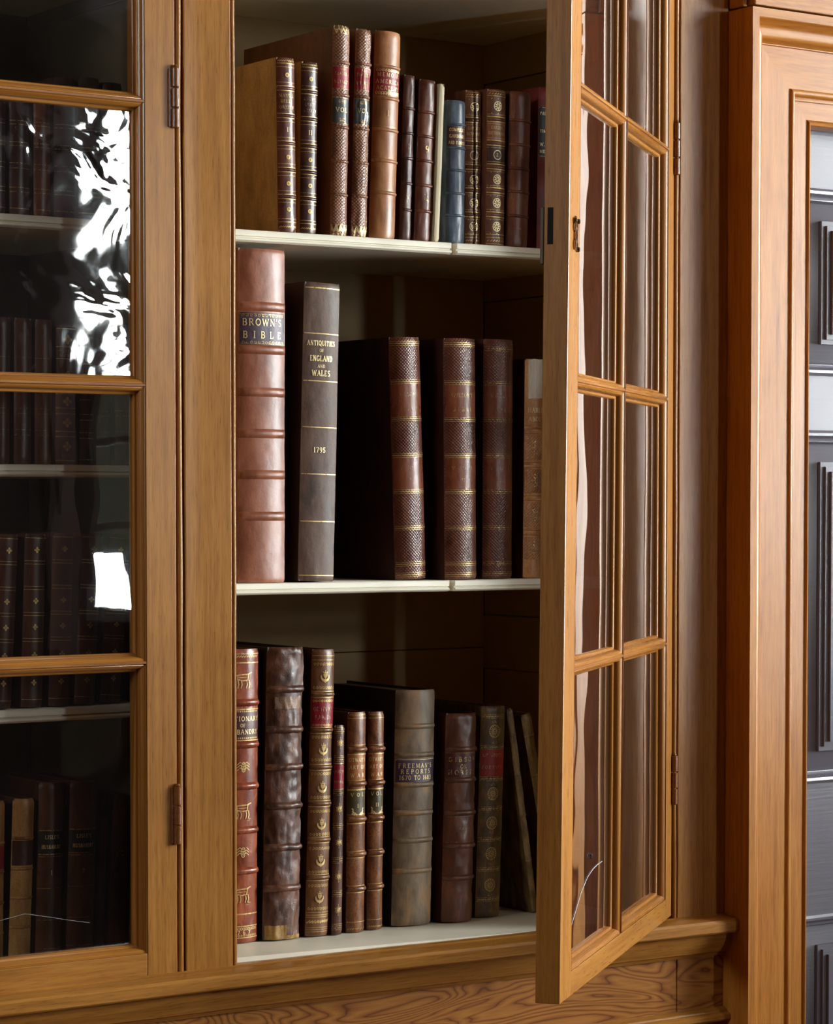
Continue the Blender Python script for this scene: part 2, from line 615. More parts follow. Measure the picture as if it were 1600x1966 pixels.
def cabinet_door(root, panes, warp=None):
    W = lambda mb, nm, mt, **k: mb.obj(nm, mt, root, warp=warp, **k)
    def vbar(s0, s1, z0, z1, d0, d1, nm, mt, n=12):
        m = MB()
        m.prism([(-s1, d0), (-s0, d0), (-s0, d1), (-s1, d1)], lambda p, t: (p[0], p[1] + .0003 * noise.noise((p[0] * 9, t * 8, 2)), t), [z0 + (z1 - z0) * i / n for i in range(n + 1)])
        return W(m, nm, mt, bevel=.0012)
    zb, zt = .8575, 2.348
    vbar(0.0, .043, zb, zt, 0, .030, 'stile', oak['Z'])
    vbar(.641, DW, zb, zt, 0, .030, 'stile', oak['Z'])
    for a, b in ((zb, .887), (2.292, zt)):
        m = MB()
        m.prism([(0, a), (0, b), (.030, b), (.030, a)], lambda p, t: (t, p[0], p[1]), [-.641 + (.641 - .043) * i / 8 for i in range(9)])
        W(m, 'rail', oak['X'], bevel=.0012)
    mid = .3485
    for k, (a, b) in enumerate(ROWS):
        vbar(mid - .0014, mid + .0014, a, b, .0002, .024, 'muntin', bead_w['Z'], 4)
        if k:
            for (s0, s1) in ((.043, mid - .0014), (mid + .0014, .641)):
                m = MB()
                m.prism([(.0002, a - .0014), (.0002, a + .0014), (.024, a + .0014), (.024, a - .0014)], lambda p, t: (t, p[0], p[1]), [-s1 + (s1 - s0) * i / 4 for i in range(5)])
                W(m, 'muntin', bead_w['X'])
    for k, (a, b) in enumerate(ROWS):
        a2 = a + (.0014 if k else 0); b2 = b - (.0014 if k < 3 else 0)
        for c, (s0, s1) in enumerate(((.043, mid - .0014), (mid + .0014, .641))):
            gb = glazing_bead(s0, s1, a2, b2)
            gb.obj2('glazing_bead', (oak_bead['X'], oak_bead['Z']), [i % 2 for i in range(len(gb.f))], root, 40, warp)
            mat, wa, ti, bo = panes[k][c]
            W(pane_mesh(s0 + .009, s1 - .009, a2 + .009, b2 - .009, k * 3.7 + c * 1.9 + len(root.name), wa, ti, bo), 'pane', mat, smooth=180)


oak_bead = {a: wood('oak_glazing_bead_' + a, a, lin(112, 62, 20), lin(154, 98, 38), lin(184, 128, 58), 0.24, 0.45, st=.25) for a in 'XZ'}
calm = (glass_calm, .0005, (0, 0), 0)


def hinge(root, z0, z1, px, py):
    """varnished-over butt hinge: three knuckles on a pin"""
    m = MB()
    k = (z1 - z0) / 3
    for i in range(3):
        a, b = z0 + k * i + .0005, z0 + k * (i + 1) - .0005
        m.lathe([(.0038, a), (.0050, a + .001), (.0050, b - .001), (.0038, b)], (px, py, 0), n=14)
    m.box(px - .0085, px - .002, py + .0010, py + .004, z0 + .002, z1 - .002)
    m.lathe([(.002, z1 - .001), (.0036, z1 + .0005), (.0024, z1 + .003)], (px, py, 0), n=10)
    return m.obj('hinge', hinge_m, root, smooth=40)


left_door = empty('door', (-.0895, 0, 0), left_case)
P2 = (glass_wavy, .0007, (0, 0), 0)
P3 = (glass_bent, .0001, (0.0, .0), 0)
cabinet_door(left_door, [[(glass_calm, .0006, (0, -.010), 0), calm], [P3, calm], [P2, calm], [(glass_calm, .0006, (0, .014), 0), calm]])
hinge(left_door, 1.9125, 1.9880, -.0008, -.0030)
hinge(left_door, 1.0200, 1.0940, -.0008, -.0030)

right_door = empty('door', (.7215, -.0005, 0), right_case)
right_door.rotation_euler = (0, 0, radians(39.3))


def twist(x, y, z):      # the old door is out of wind by a few millimetres
    return (x, y - .0060 * (-x / .7) * ((z - 1.45) / .6), z)


cabinet_door(right_door, [[(glass_door, .0003, (0, 0), 0), (glass_door, .0003, (0, 0), 0)]] * 4, twist)
hinge(right_case, 1.9115, 1.9860, .7232, -.0040)
hinge(right_case, 1.0170, 1.0880, .7232, -.0040)

# lock: pierced keyhole plate on the outside, case on the inside, mortise in the edge
m = MB()
def flat_ring(m, c, rx, rz, wdt, y0, y1, n=18, a0=0, a1=2 * pi):
    vs = []
    for i in range(n + 1):
        a = a0 + (a1 - a0) * i / n
        for r in (1, 0):
            qx, qz = (rx + wdt * (r - .5)) * cos(a), (rz + wdt * (r - .5)) * sin(a)
            vs += [(c[0] + qx, y0, c[1] + qz), (c[0] + qx, y1, c[1] + qz)]
    fs = []
    for i in range(n):
        o = i * 4
        fs += [(o, o + 4, o + 6, o + 2), (o + 1, o + 3, o + 7, o + 5), (o, o + 1, o + 5, o + 4), (o + 2, o + 6, o + 7, o + 3)]
    m.add(vs, fs)
ec = (-.668, 1.7630)
flat_ring(m, ec, .0055, .0090, .0026, -.0026, .0002)
flat_ring(m, (ec[0] + .006, ec[1] + .010), .0040, .0050, .0018, -.0022, .0002)
flat_ring(m, (ec[0] - .006, ec[1] + .010), .0040, .0050, .0018, -.0022, .0002)
flat_ring(m, (ec[0] + .005, ec[1] - .011), .0040, .0055, .0018, -.0022, .0002)
flat_ring(m, (ec[0] - .005, ec[1] - .011), .0040, .0055, .0018, -.0022, .0002)
flat_ring(m, (ec[0], ec[1] + .018), .0028, .0040, .0016, -.0020, .0002)
m.lathe([(.0022, -.0045), (.0032, -.0030), (.0032, .0)], (ec[0] + .009, 0, ec[1] + .017), 'y', 10)
m.lathe([(.0022, -.0045), (.0032, -.0030), (.0032, .0)], (ec[0] - .009, 0, ec[1] + .017), 'y', 10)
m.lathe([(.0022, -.0045), (.0032, -.0030), (.0032, .0)], (ec[0] + .009, 0, ec[1] - .016), 'y', 10)
m.obj('keyhole_plate', brass_m, right_door, smooth=40, warp=twist)
m = MB(); m.box(-.672, -.668, -.0008, .001, 1.758, 1.768); m.obj('keyhole', dark_hole, right_door, warp=twist)
m = MB(); m.box(-DW - .0004, -DW + .05, .0190, .0258, 1.7500, 1.7930)
m.obj('lock_mortise', dark_hole, right_door, warp=twist)
m = MB(); m.box(-DW - .0003, -.62, .0300, .0345, 1.7270, 1.7935); m.obj('lock_case', iron_m, right_door, bevel=.001, warp=twist)
m = MB(); m.tube([(-.2638, .0150, .9389), (-.2360, .0150, .9440), (-.2042, .0150, .9490), (-.1690, .0150, .9414), (-.1443, .0150, .9357), (-.1159, .0150, .9300)], .00022, 5)
m.obj('cobweb_thread', NT('cobweb').put(lin(150, 150, 150), .6), left_door)
# cracked corner of the lowest pane by the leading stile, and a fly speck on it
m = MB()
cr = [(-.592, .9150), (-.575, .930), (-.559, .9400), (-.52, .9640), (-.485, .9780), (-.455, .9840), (-.425, .9865), (-.396, .9870)]
m.tube([(x, .0158, z) for x, z in cr], .00035, 5)
crack_m = NT('crack_in_glass').put(lin(222, 222, 214), 0.2)
m.obj('crack', crack_m, right_door, warp=twist)
m = MB(); m.lathe([(.0006, -.002), (.0022, -.001), (.0026, 0), (.0018, .001)], (-.467, .0150, 1.0040), 'y', 9)
m.lathe([(.0004, -.002), (.0014, -.001), (.0016, 0)], (-.4705, .0150, 1.0015), 'y', 8)
m.obj('fly_speck', dark_hole, right_door, warp=twist)

# ------------------------------------------------------------------ sill moulding, frieze and dado below it
NOSE = [(.034, .8568), (.012, .8568), (.0105, .8590), (-.0005, .8590), (-.003, .8572), (-.0230, .8556), (-.0290, .8540), (-.0316, .8505), (-.0318, .8380), (-.0300, .8357),
        (-.0180, .8352), (-.0165, .8320), (-.0160, .8260), (-.0130, .8160), (-.0080, .8090), (-.0070, .8060), (-.0030, .8040), (0.0, .7990), (.034, .7990)]
m = MB()
m.prism(NOSE, lambda p, t: (t, p[0] + .0005 * noise.noise((t * 8, p[0] * 40, 0)), p[1] - .0065 * max(0, t) / .8 + .0006 * noise.noise((t * 7, p[1] * 30, 2))), [-.95 + (.8238 + .95) * i / 60 for i in range(61)])
structure('trim_1', m, oak['X'], smooth=25)
frieze = empty('trim_2'); frieze['kind'] = 'structure'
m = MB(); m.box(-.90, .7350, .004, .03, .7130, .8000); m.obj('frieze_panel', flame, frieze)
m = MB(); m.box(.7362, .8236, .003, .03, .7130, .8000); m.obj('frieze_block', flame, frieze, bevel=.001)
m = MB()
BM = [(.03, .7170), (.004, .7170), (.001, .7165), (-.004, .7135), (-.006, .7125), (-.0065, .7100), (-.012, .7085), (-.0145, .7060), (-.0145, .7010), (-.012, .6980), (.03, .6980)]
m.prism(BM, lambda p, t: (t, p[0], p[1]), [-.95, 0, .4, .8238]); m.obj('lower_moulding', oak['X'], frieze, smooth=30)
m = MB(); m.box(-.95, .8236, .012, .05, 0.0, .6980); structure('wall_dado', m, oak['Z'])

# ------------------------------------------------------------------ door casing on the right
CZ = 2.153                                   # top of its head
PROF = [(0, 0.02), (0, -.051), (.0125, -.0512), (.0138, -.0500), (.0142, -.0470)]
PROF += [(.0142 + .029 * t, -.0470 + .0270 * (t + .16 * sin(2 * pi * t))) for t in (.12, .25, .4, .5, .6, .75, .88, 1.0)]
PROF += [(.0446, -.0200), (.0455, -.0172), (.103, -.0170), (.1034, -.0182), (.1044, -.0196), (.1060, -.0203), (.108, -.0204), (.1100, -.0198), (.1116, -.0184), (.1126, -.0162), (.113, -.0140), (.1155, -.0125), (.1180, -.0120), (.1186, -.0092), (.1440, -.0090),
         (.1450, -.0105), (.1480, -.0118), (.1512, -.0100), (.1525, -.0060), (.1525, .0200)]


def casing_leg(x_sign, x0):
    """upright of the casing, cut to the mitre at its head"""
    m = MB()
    n = len(PROF)
    vs = []
    for zk in range(31):
        for (a, d) in PROF:
            top = CZ - a
            z = top * zk / 30 if zk < 30 else top
            vs.append((x0 + x_sign * a + .0005 * noise.noise((a * 60, z * 5, 1)), d + .0006 * noise.noise((a * 70, z * 6, 9)), z))
    fs = [(k * n + i, k * n + (i + 1) % n, (k + 1) * n + (i + 1) % n, (k + 1) * n + i) for k in range(30) for i in range(n)]
    fs.append(tuple(range(30 * n, 31 * n)))
    m.add(vs, fs)
    return m


XC, XD = .8240, 2.0040
case_ = empty('trim_3'); case_['kind'] = 'structure'
casing_leg(1, XC).obj('casing_upright', casing['Z'], case_, smooth=35)
casing_leg(-1, XD).obj('casing_upright', casing['Z'], case_, smooth=35)
m = MB()
n = len(PROF)
vs = []
for k in range(21):
    for (a, d) in PROF:
        x = XC + a + (XD - XC - 2 * a) * k / 20
        vs.append((x, d + .0004 + .0006 * noise.noise((x * 7, a * 70, 4)), CZ - a + .0005 * noise.noise((x * 6, a * 60, 8))))
m.add(vs, [(k * n + i, k * n + (i + 1) % n, (k + 1) * n + (i + 1) % n, (k + 1) * n + i) for k in range(20) for i in range(n)])
m.obj('casing_head', casing['X'], case_, smooth=35)
# boarding over the casing
m = strip_box(.8345, 2.10, -.0440, .0, 2.1575, 2.60, 12, 'x', .001)
structure('trim_4', m, casing['X'], bevel=.002)
m = strip_box(.8242, .8320, -.030, .0, 2.1560, 2.60, 16, 'z', .0012)
structure('trim_5', m, casing['Z'], bevel=.0015)

# ------------------------------------------------------------------ painted panelled door inside the casing
pd = empty('door_1'); pd['kind'] = 'structure'
YD = .028
XP0, XP1, XP2, XP3, XE = .9880, 1.4150, 1.5450, 1.9700, 2.0
rows = [(1.6390, 1.9146), (1.0288, 1.5553), (.2400, .8274)]
def dbox(nm, x0, x1, z0, z1, y0=YD, y1=.07, bev=None):
    m = MB(); m.box(x0, x1, y0, y1, z0, z1); return m.obj(nm, door_paint, pd, bevel=bev)
dbox('stile', .955, XP0, .01, 2.10); dbox('stile', XP1, XP2, .01, 2.10); dbox('stile', XP3, XE, .01, 2.10)
for (za, zb_) in ((1.9146, 2.10), (1.5553, 1.6390), (.8274, 1.0288), (.01, .24)):
    for (xa, xb) in ((XP0, XP1), (XP2, XP3)):
        dbox('rail', xa, xb, za, zb_)


def ring(m, x0, x1, z0, z1, prof):
    """mitred ring: prof = [(inset, depth)] from the outside in, open strip"""
    vs = []
    for (a, d) in prof:
        vs += [(x0 + a, d, z0 + a), (x1 - a, d, z0 + a), (x1 - a, d, z1 - a), (x0 + a, d, z1 - a)]
    fs = []
    for i in range(len(prof) - 1):
        for k in range(4):
            l = (k + 1) % 4
            fs.append((i * 4 + k, i * 4 + l, (i + 1) * 4 + l, (i + 1) * 4 + k))
    m.add(vs, fs)


for (za, zb_) in rows:
    for (xa, xb) in ((XP0, XP1), (XP2, XP3)):
        m = MB()
        ring(m, xa, xb, za, zb_, [(-.001, YD + .006), (-.001, YD - .006), (.003, YD - .0085), (.007, YD - .007), (.010, YD - .001), (.0135, YD + .003), (.016, YD + .004), (.019, YD + .014)])
        m.obj('panel_moulding', door_paint, pd, smooth=40)
        m = MB()
        ring(m, xa + .016, xb - .016, za + .016, zb_ - .016, [(0, YD + .0150), (.030, YD + .0040), (.0302, YD - .0010), (.0370, YD - .0015), (.0373, YD - .0055), (.0445, YD - .006), (.0448, YD - .0105), (.052, YD - .011)])
        x0_, x1_, z0_, z1_ = xa + .068, xb - .068, za + .068, zb_ - .068
        m.add([(x0_, YD - .011, z0_), (x1_, YD - .011, z0_), (x1_, YD - .011, z1_), (x0_, YD - .011, z1_)], [(0, 1, 2, 3)])
        m.obj('raised_panel', door_paint, pd, smooth=30)


# ------------------------------------------------------------------ book materials
def leather(name, c1, c2, c3, rough=0.36, scale=1.0, bump=0.35, diced=0.0, spots=0.3, streak=1.0, spec=0.5):
    """calf: c1 deep, c2 body, c3 rubbed; mottled, freckled and scuffed"""
    t = NT(name)
    a = t.noise(t.coords((38 * scale, 38 * scale, 16 * scale), True), 1.0, 6, 0.62, 0.4)
    c = t.ramp(a, [(0.30, c1), (0.50, c2), (0.72, c3)])
    s = t.noise(t.coords((320, 320, 40), True), 1.0, 3, 0.6)
    c = t.mix(0.35 * streak, c, t.ramp(s, [(0.35, (0.62, 0.58, 0.56, 1)), (0.62, (1.06, 1.04, 1.0, 1))]), 'MULTIPLY')
    if spots:
        p = t.noise(t.coords((420, 420, 420), True), 1.0, 2, 0.5)
        c = t.mix(spots, c, t.ramp(p, [(0.36, (0.4, 0.33, 0.3, 1)), (0.46, (1, 1, 1, 1))]), 'MULTIPLY')
    g = t.noise(t.coords((700, 700, 500), True), 1.0, 3, 0.7)
    b = t.noise(t.coords((60, 60, 50), True), 1.0, 4, 0.6)
    h = t.math('MULTIPLY_ADD', b, 2.2, t.math('MULTIPLY', g, 0.5))
    ro = t.math('MULTIPLY_ADD', a, 0.22, rough - 0.11)
    if diced:
        tc = t.n('ShaderNodeTexCoord')
        sx = t.n('ShaderNodeSeparateXYZ')
        t.l(tc.outputs['Object'], sx.inputs[0])
        k = 2 * pi / 0.0046
        p1 = t.math('SINE', t.math('MULTIPLY', sx.outputs[0], k))
        p2 = t.math('SINE', t.math('MULTIPLY', sx.outputs[2], k))
        d = t.math('MULTIPLY', p1, p2)
        h = t.math('MULTIPLY_ADD', d, diced, h)
        c = t.mix(0.28, c, t.ramp(t.math('MULTIPLY_ADD', d, 0.5, 0.5), [(0.2, (0.75, 0.72, 0.72, 1)), (0.8, (1.2, 1.16, 1.12, 1))]), 'MULTIPLY')
    return t.put(c, ro, t.bump(h, bump, 0.0007), spec)


def gold(name, col, wear, rough=0.38):
    t = NT(name)
    n = t.noise(t.coords((420, 420, 300), True), 1.0, 4, 0.7)
    a = t.ramp(n, [(max(0.0, wear - .06), (0, 0, 0, 1)), (min(1.0, wear + .06), (1, 1, 1, 1))])
    t.l(a, t.b.inputs['Alpha'])
    return t.put(col, rough, None, 0.5, 0.55)


GOLD = gold('gilt', lin(200, 166, 106), 0.38)
GOLD_B = gold('bright_gilt', lin(230, 204, 152), 0.30)
GOLD_W = gold('worn_gilt', lin(190, 158, 104), 0.46)
GOLD_F = gold('faint_gilt', lin(176, 146, 116), 0.50)

maroon = leather('maroon_calf', lin(62, 32, 28), lin(94, 52, 44), lin(120, 74, 60), 0.30)
maroon_d = leather('dark_maroon_calf', lin(40, 20, 18), lin(62, 33, 28), lin(84, 48, 38), 0.33)
tan_board = leather('tan_board', lin(126, 90, 54), lin(156, 114, 70), lin(172, 130, 84), 0.5)
russet = leather('russet_calf', lin(92, 46, 24), lin(134, 76, 44), lin(166, 104, 66), 0.33)
russet_grain = leather('russet_grained_calf', lin(92, 58, 42), lin(134, 92, 68), lin(160, 114, 86), 0.34, diced=0.8)
russet_board = leather('russet_board', lin(74, 40, 24), lin(104, 60, 36), lin(124, 76, 48), 0.5)
tan = leather('tan_calf', lin(128, 80, 46), lin(166, 110, 70), lin(190, 134, 90), 0.38, spots=.15)
fox = leather('fox_brown_calf', lin(66, 30, 20), lin(104, 54, 36), lin(138, 82, 54), 0.36)
fox_d = leather('deep_brown_calf', lin(44, 20, 12), lin(72, 36, 22), lin(96, 54, 34), 0.38)
blue = leather('blue_calf', lin(44, 52, 66), lin(72, 84, 102), lin(112, 122, 136), 0.34, spots=.1)
tree = leather('gilt_panel_calf', lin(70, 36, 22), lin(104, 60, 38), lin(136, 86, 52), 0.32)
crimson = leather('crimson_cloth', lin(92, 22, 16), lin(126, 34, 24), lin(140, 46, 32), 0.5, spots=0)
bible = leather('red_tan_calf', lin(112, 62, 42), lin(142, 84, 60), lin(164, 104, 78), 0.38, spots=.08, streak=.7)
umber = leather('umber_calf', lin(60, 40, 29), lin(86, 60, 45), lin(106, 78, 60), 0.50, spots=.05, spec=.32)
wilson = leather('diced_calf', lin(72, 36, 26), lin(104, 58, 42), lin(128, 78, 58), 0.30, diced=0.8, spots=.05)
wilson_p = leather('polished_panel_calf', lin(96, 46, 28), lin(126, 66, 42), lin(148, 84, 56), 0.28, spots=.05)
wilson_board = leather('dark_board', lin(38, 18, 14), lin(58, 28, 20), lin(74, 38, 28), 0.42)
honey = leather('honey_calf', lin(146, 92, 52), lin(188, 130, 80), lin(212, 160, 108), 0.42)
honey_p = leather('blind_tooled_calf', lin(120, 74, 40), lin(180, 124, 78), lin(214, 164, 114), 0.45, diced=4.0)
chestnut = leather('chestnut_calf', lin(92, 38, 22), lin(138, 66, 40), lin(168, 92, 58), 0.26, spots=.1)
battered = leather('battered_calf', lin(44, 26, 20), lin(84, 52, 40), lin(126, 82, 58), 0.36, scale=1.6, bump=.6)
brown = leather('gilt_brown_calf', lin(70, 42, 22), lin(108, 68, 40), lin(138, 92, 56), 0.34)
sprinkled = leather('sprinkled_calf', lin(78, 40, 18), lin(126, 76, 42), lin(158, 104, 62), 0.34, spots=.75, scale=1.5)
grey_calf = leather('grey_brown_calf', lin(84, 66, 48), lin(122, 102, 80), lin(158, 116, 72), 0.48, spots=.1, spec=.35)
gibson = leather('old_brown_calf', lin(62, 34, 22), lin(98, 58, 42), lin(128, 80, 58), 0.32)
olive_calf = leather('olive_brown_calf', lin(52, 36, 16), lin(96, 72, 34), lin(134, 104, 54), 0.40, scale=1.8)
vellum = leather('dirty_vellum', lin(86, 66, 36), lin(136, 110, 66), lin(166, 138, 90), 0.5, scale=1.4)
marbled = leather('pale_marbled_calf', lin(92, 52, 24), lin(168, 120, 66), lin(196, 150, 88), 0.36, scale=.8)
black_board = leather('blackened_board', lin(20, 13, 10), lin(32, 20, 15), lin(44, 28, 20), 0.5)
dim_brown = leather('dim_brown_calf', lin(48, 22, 13), lin(78, 40, 24), lin(98, 56, 34), 0.36)

red_lab = leather('red_label', lin(112, 22, 34), lin(148, 36, 50), lin(168, 62, 70), 0.40, spots=0)
scarlet_lab = leather('scarlet_label', lin(128, 20, 14), lin(160, 34, 22), lin(172, 48, 30), 0.42, spots=.2)
claret_lab = leather('claret_label', lin(104, 14, 28), lin(142, 22, 38), lin(158, 36, 50), 0.3, spots=0)
purple_lab = leather('purple_label', lin(44, 30, 44), lin(66, 46, 64), lin(84, 62, 76), 0.42, spots=0)
plum_lab = leather('plum_label', lin(54, 26, 30), lin(84, 46, 48), lin(102, 60, 58), 0.3, spots=0)
slate_lab = leather('slate_label', lin(42, 44, 46), lin(72, 74, 76), lin(104, 106, 104), 0.3, spots=0)
olive_lab = leather('olive_label', lin(46, 38, 18), lin(78, 66, 36), lin(98, 84, 50), 0.34, spots=0)
orange_lab = leather('orange_calf_label', lin(124, 66, 26), lin(160, 94, 46), lin(178, 114, 62), 0.34, spots=0)
black_lab = leather('black_label', lin(14, 14, 14), lin(26, 26, 24), lin(36, 36, 32), 0.4, spots=0)
white_lab = leather('white_paper_label', lin(176, 166, 146), lin(214, 208, 192), lin(230, 226, 214), 0.7, spots=0, bump=.6)
scuff = leather('bare_board_patch', lin(120, 88, 40), lin(160, 122, 62), lin(184, 146, 86), 0.55, bump=.8)
scuff_d = leather('rubbed_patch', lin(80, 58, 44), lin(120, 88, 66), lin(150, 112, 82), 0.35, bump=.8)
cream_cover = paint('cream_cover', lin(214, 200, 164), 0.6, 0.1, 'Z')


def page_mat():
    t = NT('page_edges')
    n = t.noise(t.coords((900, 900, 6)), 1.0, 3, 0.6)
    c = t.ramp(n, [(0.3, lin(92, 76, 52)), (0.7, lin(168, 148, 112))])
    return t.put(c, 0.8, t.bump(n, 0.3, 0.0004))


pages_m = page_mat()

# ------------------------------------------------------------------ a small roman alphabet cut as strokes
def arc(cx, cy, rx, ry, a0, a1, n=9):
    return [(cx + rx * cos(radians(a0 + (a1 - a0) * i / n)), cy + ry * sin(radians(a0 + (a1 - a0) * i / n))) for i in range(n + 1)]


K, k_ = .17, .085                 # thick and thin strokes, of the letter height
def V_(x): return (K, [(x, 0), (x, 1)])
def sf(x, y, w=.14): return (k_, [(x - w, y), (x + w, y)])


GL = {
    'A': (.86, [(k_, [(.06, 0), (.42, 1)]), (K, [(.42, 1), (.78, 0)]), (k_, [(.2, .36), (.64, .36)]), sf(.06, .03), sf(.78, .03)]),
    'B': (.74, [V_(.16), (k_, [(.06, .97), (.4, .97)]), (k_, [(.06, .03), (.4, .03)]), (K * .9, arc(.38, .75, .22, .22, 90, -90)), (K, arc(.38, .27, .26, .25, 90, -90)), (k_, [(.16, .52), (.4, .52)])]),
    'C': (.8, [(K, arc(.44, .5, .36, .47, 45, 315)), (k_, [(.7, .98), (.7, .7)])]),
    'D': (.84, [V_(.16), (k_, [(.04, .97), (.38, .97)]), (k_, [(.04, .03), (.38, .03)]), (K, arc(.36, .5, .38, .47, 90, -90))]),
    'E': (.7, [V_(.16), (k_, [(.04, .97), (.6, .97), (.6, .78)]), (k_, [(.04, .03), (.62, .03), (.62, .24)]), (k_, [(.16, .52), (.46, .52)])]),
    'F': (.66, [V_(.16), (k_, [(.04, .97), (.6, .97), (.6, .78)]), (k_, [(.16, .52), (.46, .52)]), sf(.16, .03)]),
    'G': (.86, [(K, arc(.44, .5, .36, .47, 45, 320)), (K, [(.72, .1), (.72, .42)]), sf(.72, .42, .12)]),
    'H': (.9, [V_(.16), V_(.72), (k_, [(.16, .52), (.72, .52)]), sf(.16, .03), sf(.16, .97), sf(.72, .03), sf(.72, .97)]),
    'I': (.4, [V_(.2), sf(.2, .03), sf(.2, .97)]),
    'K': (.84, [V_(.16), (k_, [(.22, .44), (.7, .98)]), (K, [(.36, .58), (.74, .02)]), sf(.16, .03), sf(.16, .97)]),
    'L': (.68, [V_(.16), (k_, [(.04, .03), (.62, .03), (.62, .26)]), sf(.16, .97)]),
    'M': (1.04, [(k_, [(.12, 0), (.16, 1)]), (K, [(.16, 1), (.5, .08)]), (k_, [(.5, .08), (.84, 1)]), V_(.88), sf(.12, .03, .1), sf(.88, .03, .12)]),
    'N': (.88, [(k_, [(.14, 0), (.14, 1)]), (K, [(.14, 1), (.74, 0)]), (k_, [(.74, 0), (.74, 1)]), sf(.14, .03, .1), sf(.74, .97, .1)]),
    'O': (.88, [(K * .9, arc(.44, .5, .36, .47, 0, 360, 16))]),
    'P': (.7, [V_(.16), (k_, [(.04, .97), (.38, .97)]), (K * .9, arc(.36, .73, .26, .24, 90, -90)), (k_, [(.16, .49), (.38, .49)]), sf(.16, .03)]),
    'Q': (.88, [(K * .9, arc(.44, .5, .36, .47, 0, 360, 16)), (K, [(.5, .2), (.8, -.12)])]),
    'R': (.8, [V_(.16), (k_, [(.04, .97), (.38, .97)]), (K * .9, arc(.36, .74, .24, .23, 90, -90)), (k_, [(.16, .5), (.38, .5)]), (K, [(.4, .5), (.72, .02)]), sf(.16, .03)]),
    'S': (.66, [(K * .9, arc(.33, .74, .22, .23, 30, 260, 8) + arc(.33, .27, .24, .24, 100, -140, 8))]),
    'T': (.8, [V_(.4), (k_, [(.06, .76), (.06, .97), (.74, .97), (.74, .76)]), sf(.4, .03)]),
    'U': (.86, [(K, [(.16, 1), (.16, .3)] + arc(.42, .3, .26, .27, 180, 360, 8)), (k_, [(.68, .3), (.68, 1)]), sf(.16, .97), sf(.68, .97)]),
    'V': (.84, [(K, [(.08, 1), (.42, 0)]), (k_, [(.42, 0), (.76, 1)]), sf(.08, .97), sf(.76, .97)]),
    'W': (1.16, [(K, [(.08, 1), (.34, 0)]), (k_, [(.34, 0), (.58, .9)]), (K, [(.58, .9), (.82, 0)]), (k_, [(.82, 0), (1.08, 1)]), sf(.08, .97, .1), sf(1.08, .97, .1)]),
    'X': (.82, [(K, [(.1, 1), (.7, 0)]), (k_, [(.1, 0), (.7, 1)])]),
    'Y': (.82, [(K, [(.08, 1), (.4, .46)]), (k_, [(.4, .46), (.74, 1)]), (K, [(.4, .46), (.4, 0)]), sf(.4, .03), sf(.08, .97, .1), sf(.74, .97, .1)]),
    "'": (.24, [(K * .8, [(.12, 1), (.08, .74)])]),
    '.': (.26, [(K, [(.12, 0), (.12, .14)])]),
    '0': (.66, [(K * .85, arc(.32, .5, .24, .47, 0, 360, 14))]),
    '1': (.44, [V_(.22), sf(.22, .03), (k_, [(.08, .82), (.22, .98)])]),
    '2': (.66, [(K * .9, arc(.32, .74, .22, .23, 160, -30, 8) + [(.08, .04)]), (K * .8, [(.08, .05), (.6, .05)])]),
    '3': (.64, [(K * .85, arc(.3, .76, .2, .21, 150, -80, 8) + arc(.3, .27, .24, .25, 80, -150, 8))]),
    '5': (.64, [(K * .85, [(.54, .96), (.18, .96), (.14, .56)] + arc(.3, .3, .24, .28, 110, -150, 8))]),
    '6': (.66, [(K * .85, arc(.5, .5, .4, .5, 90, 170, 5) + arc(.33, .28, .23, .26, 170, 530, 12))]),
    '7': (.64, [(k_, [(.08, .8), (.1, .95), (.58, .95)]), (K * .9, [(.58, .95), (.24, 0)])]),
    '8': (.64, [(K * .8, arc(.32, .75, .19, .21, 0, 360, 12)), (K * .8, arc(.32, .27, .23, .25, 0, 360, 12))]),
    '9': (.66, [(K * .85, arc(.33, .7, .23, .26, 0, 360, 12)), (K * .85, arc(.16, .5, .4, .5, 15, -80, 5))]),
    ' ': (.5, []),
}


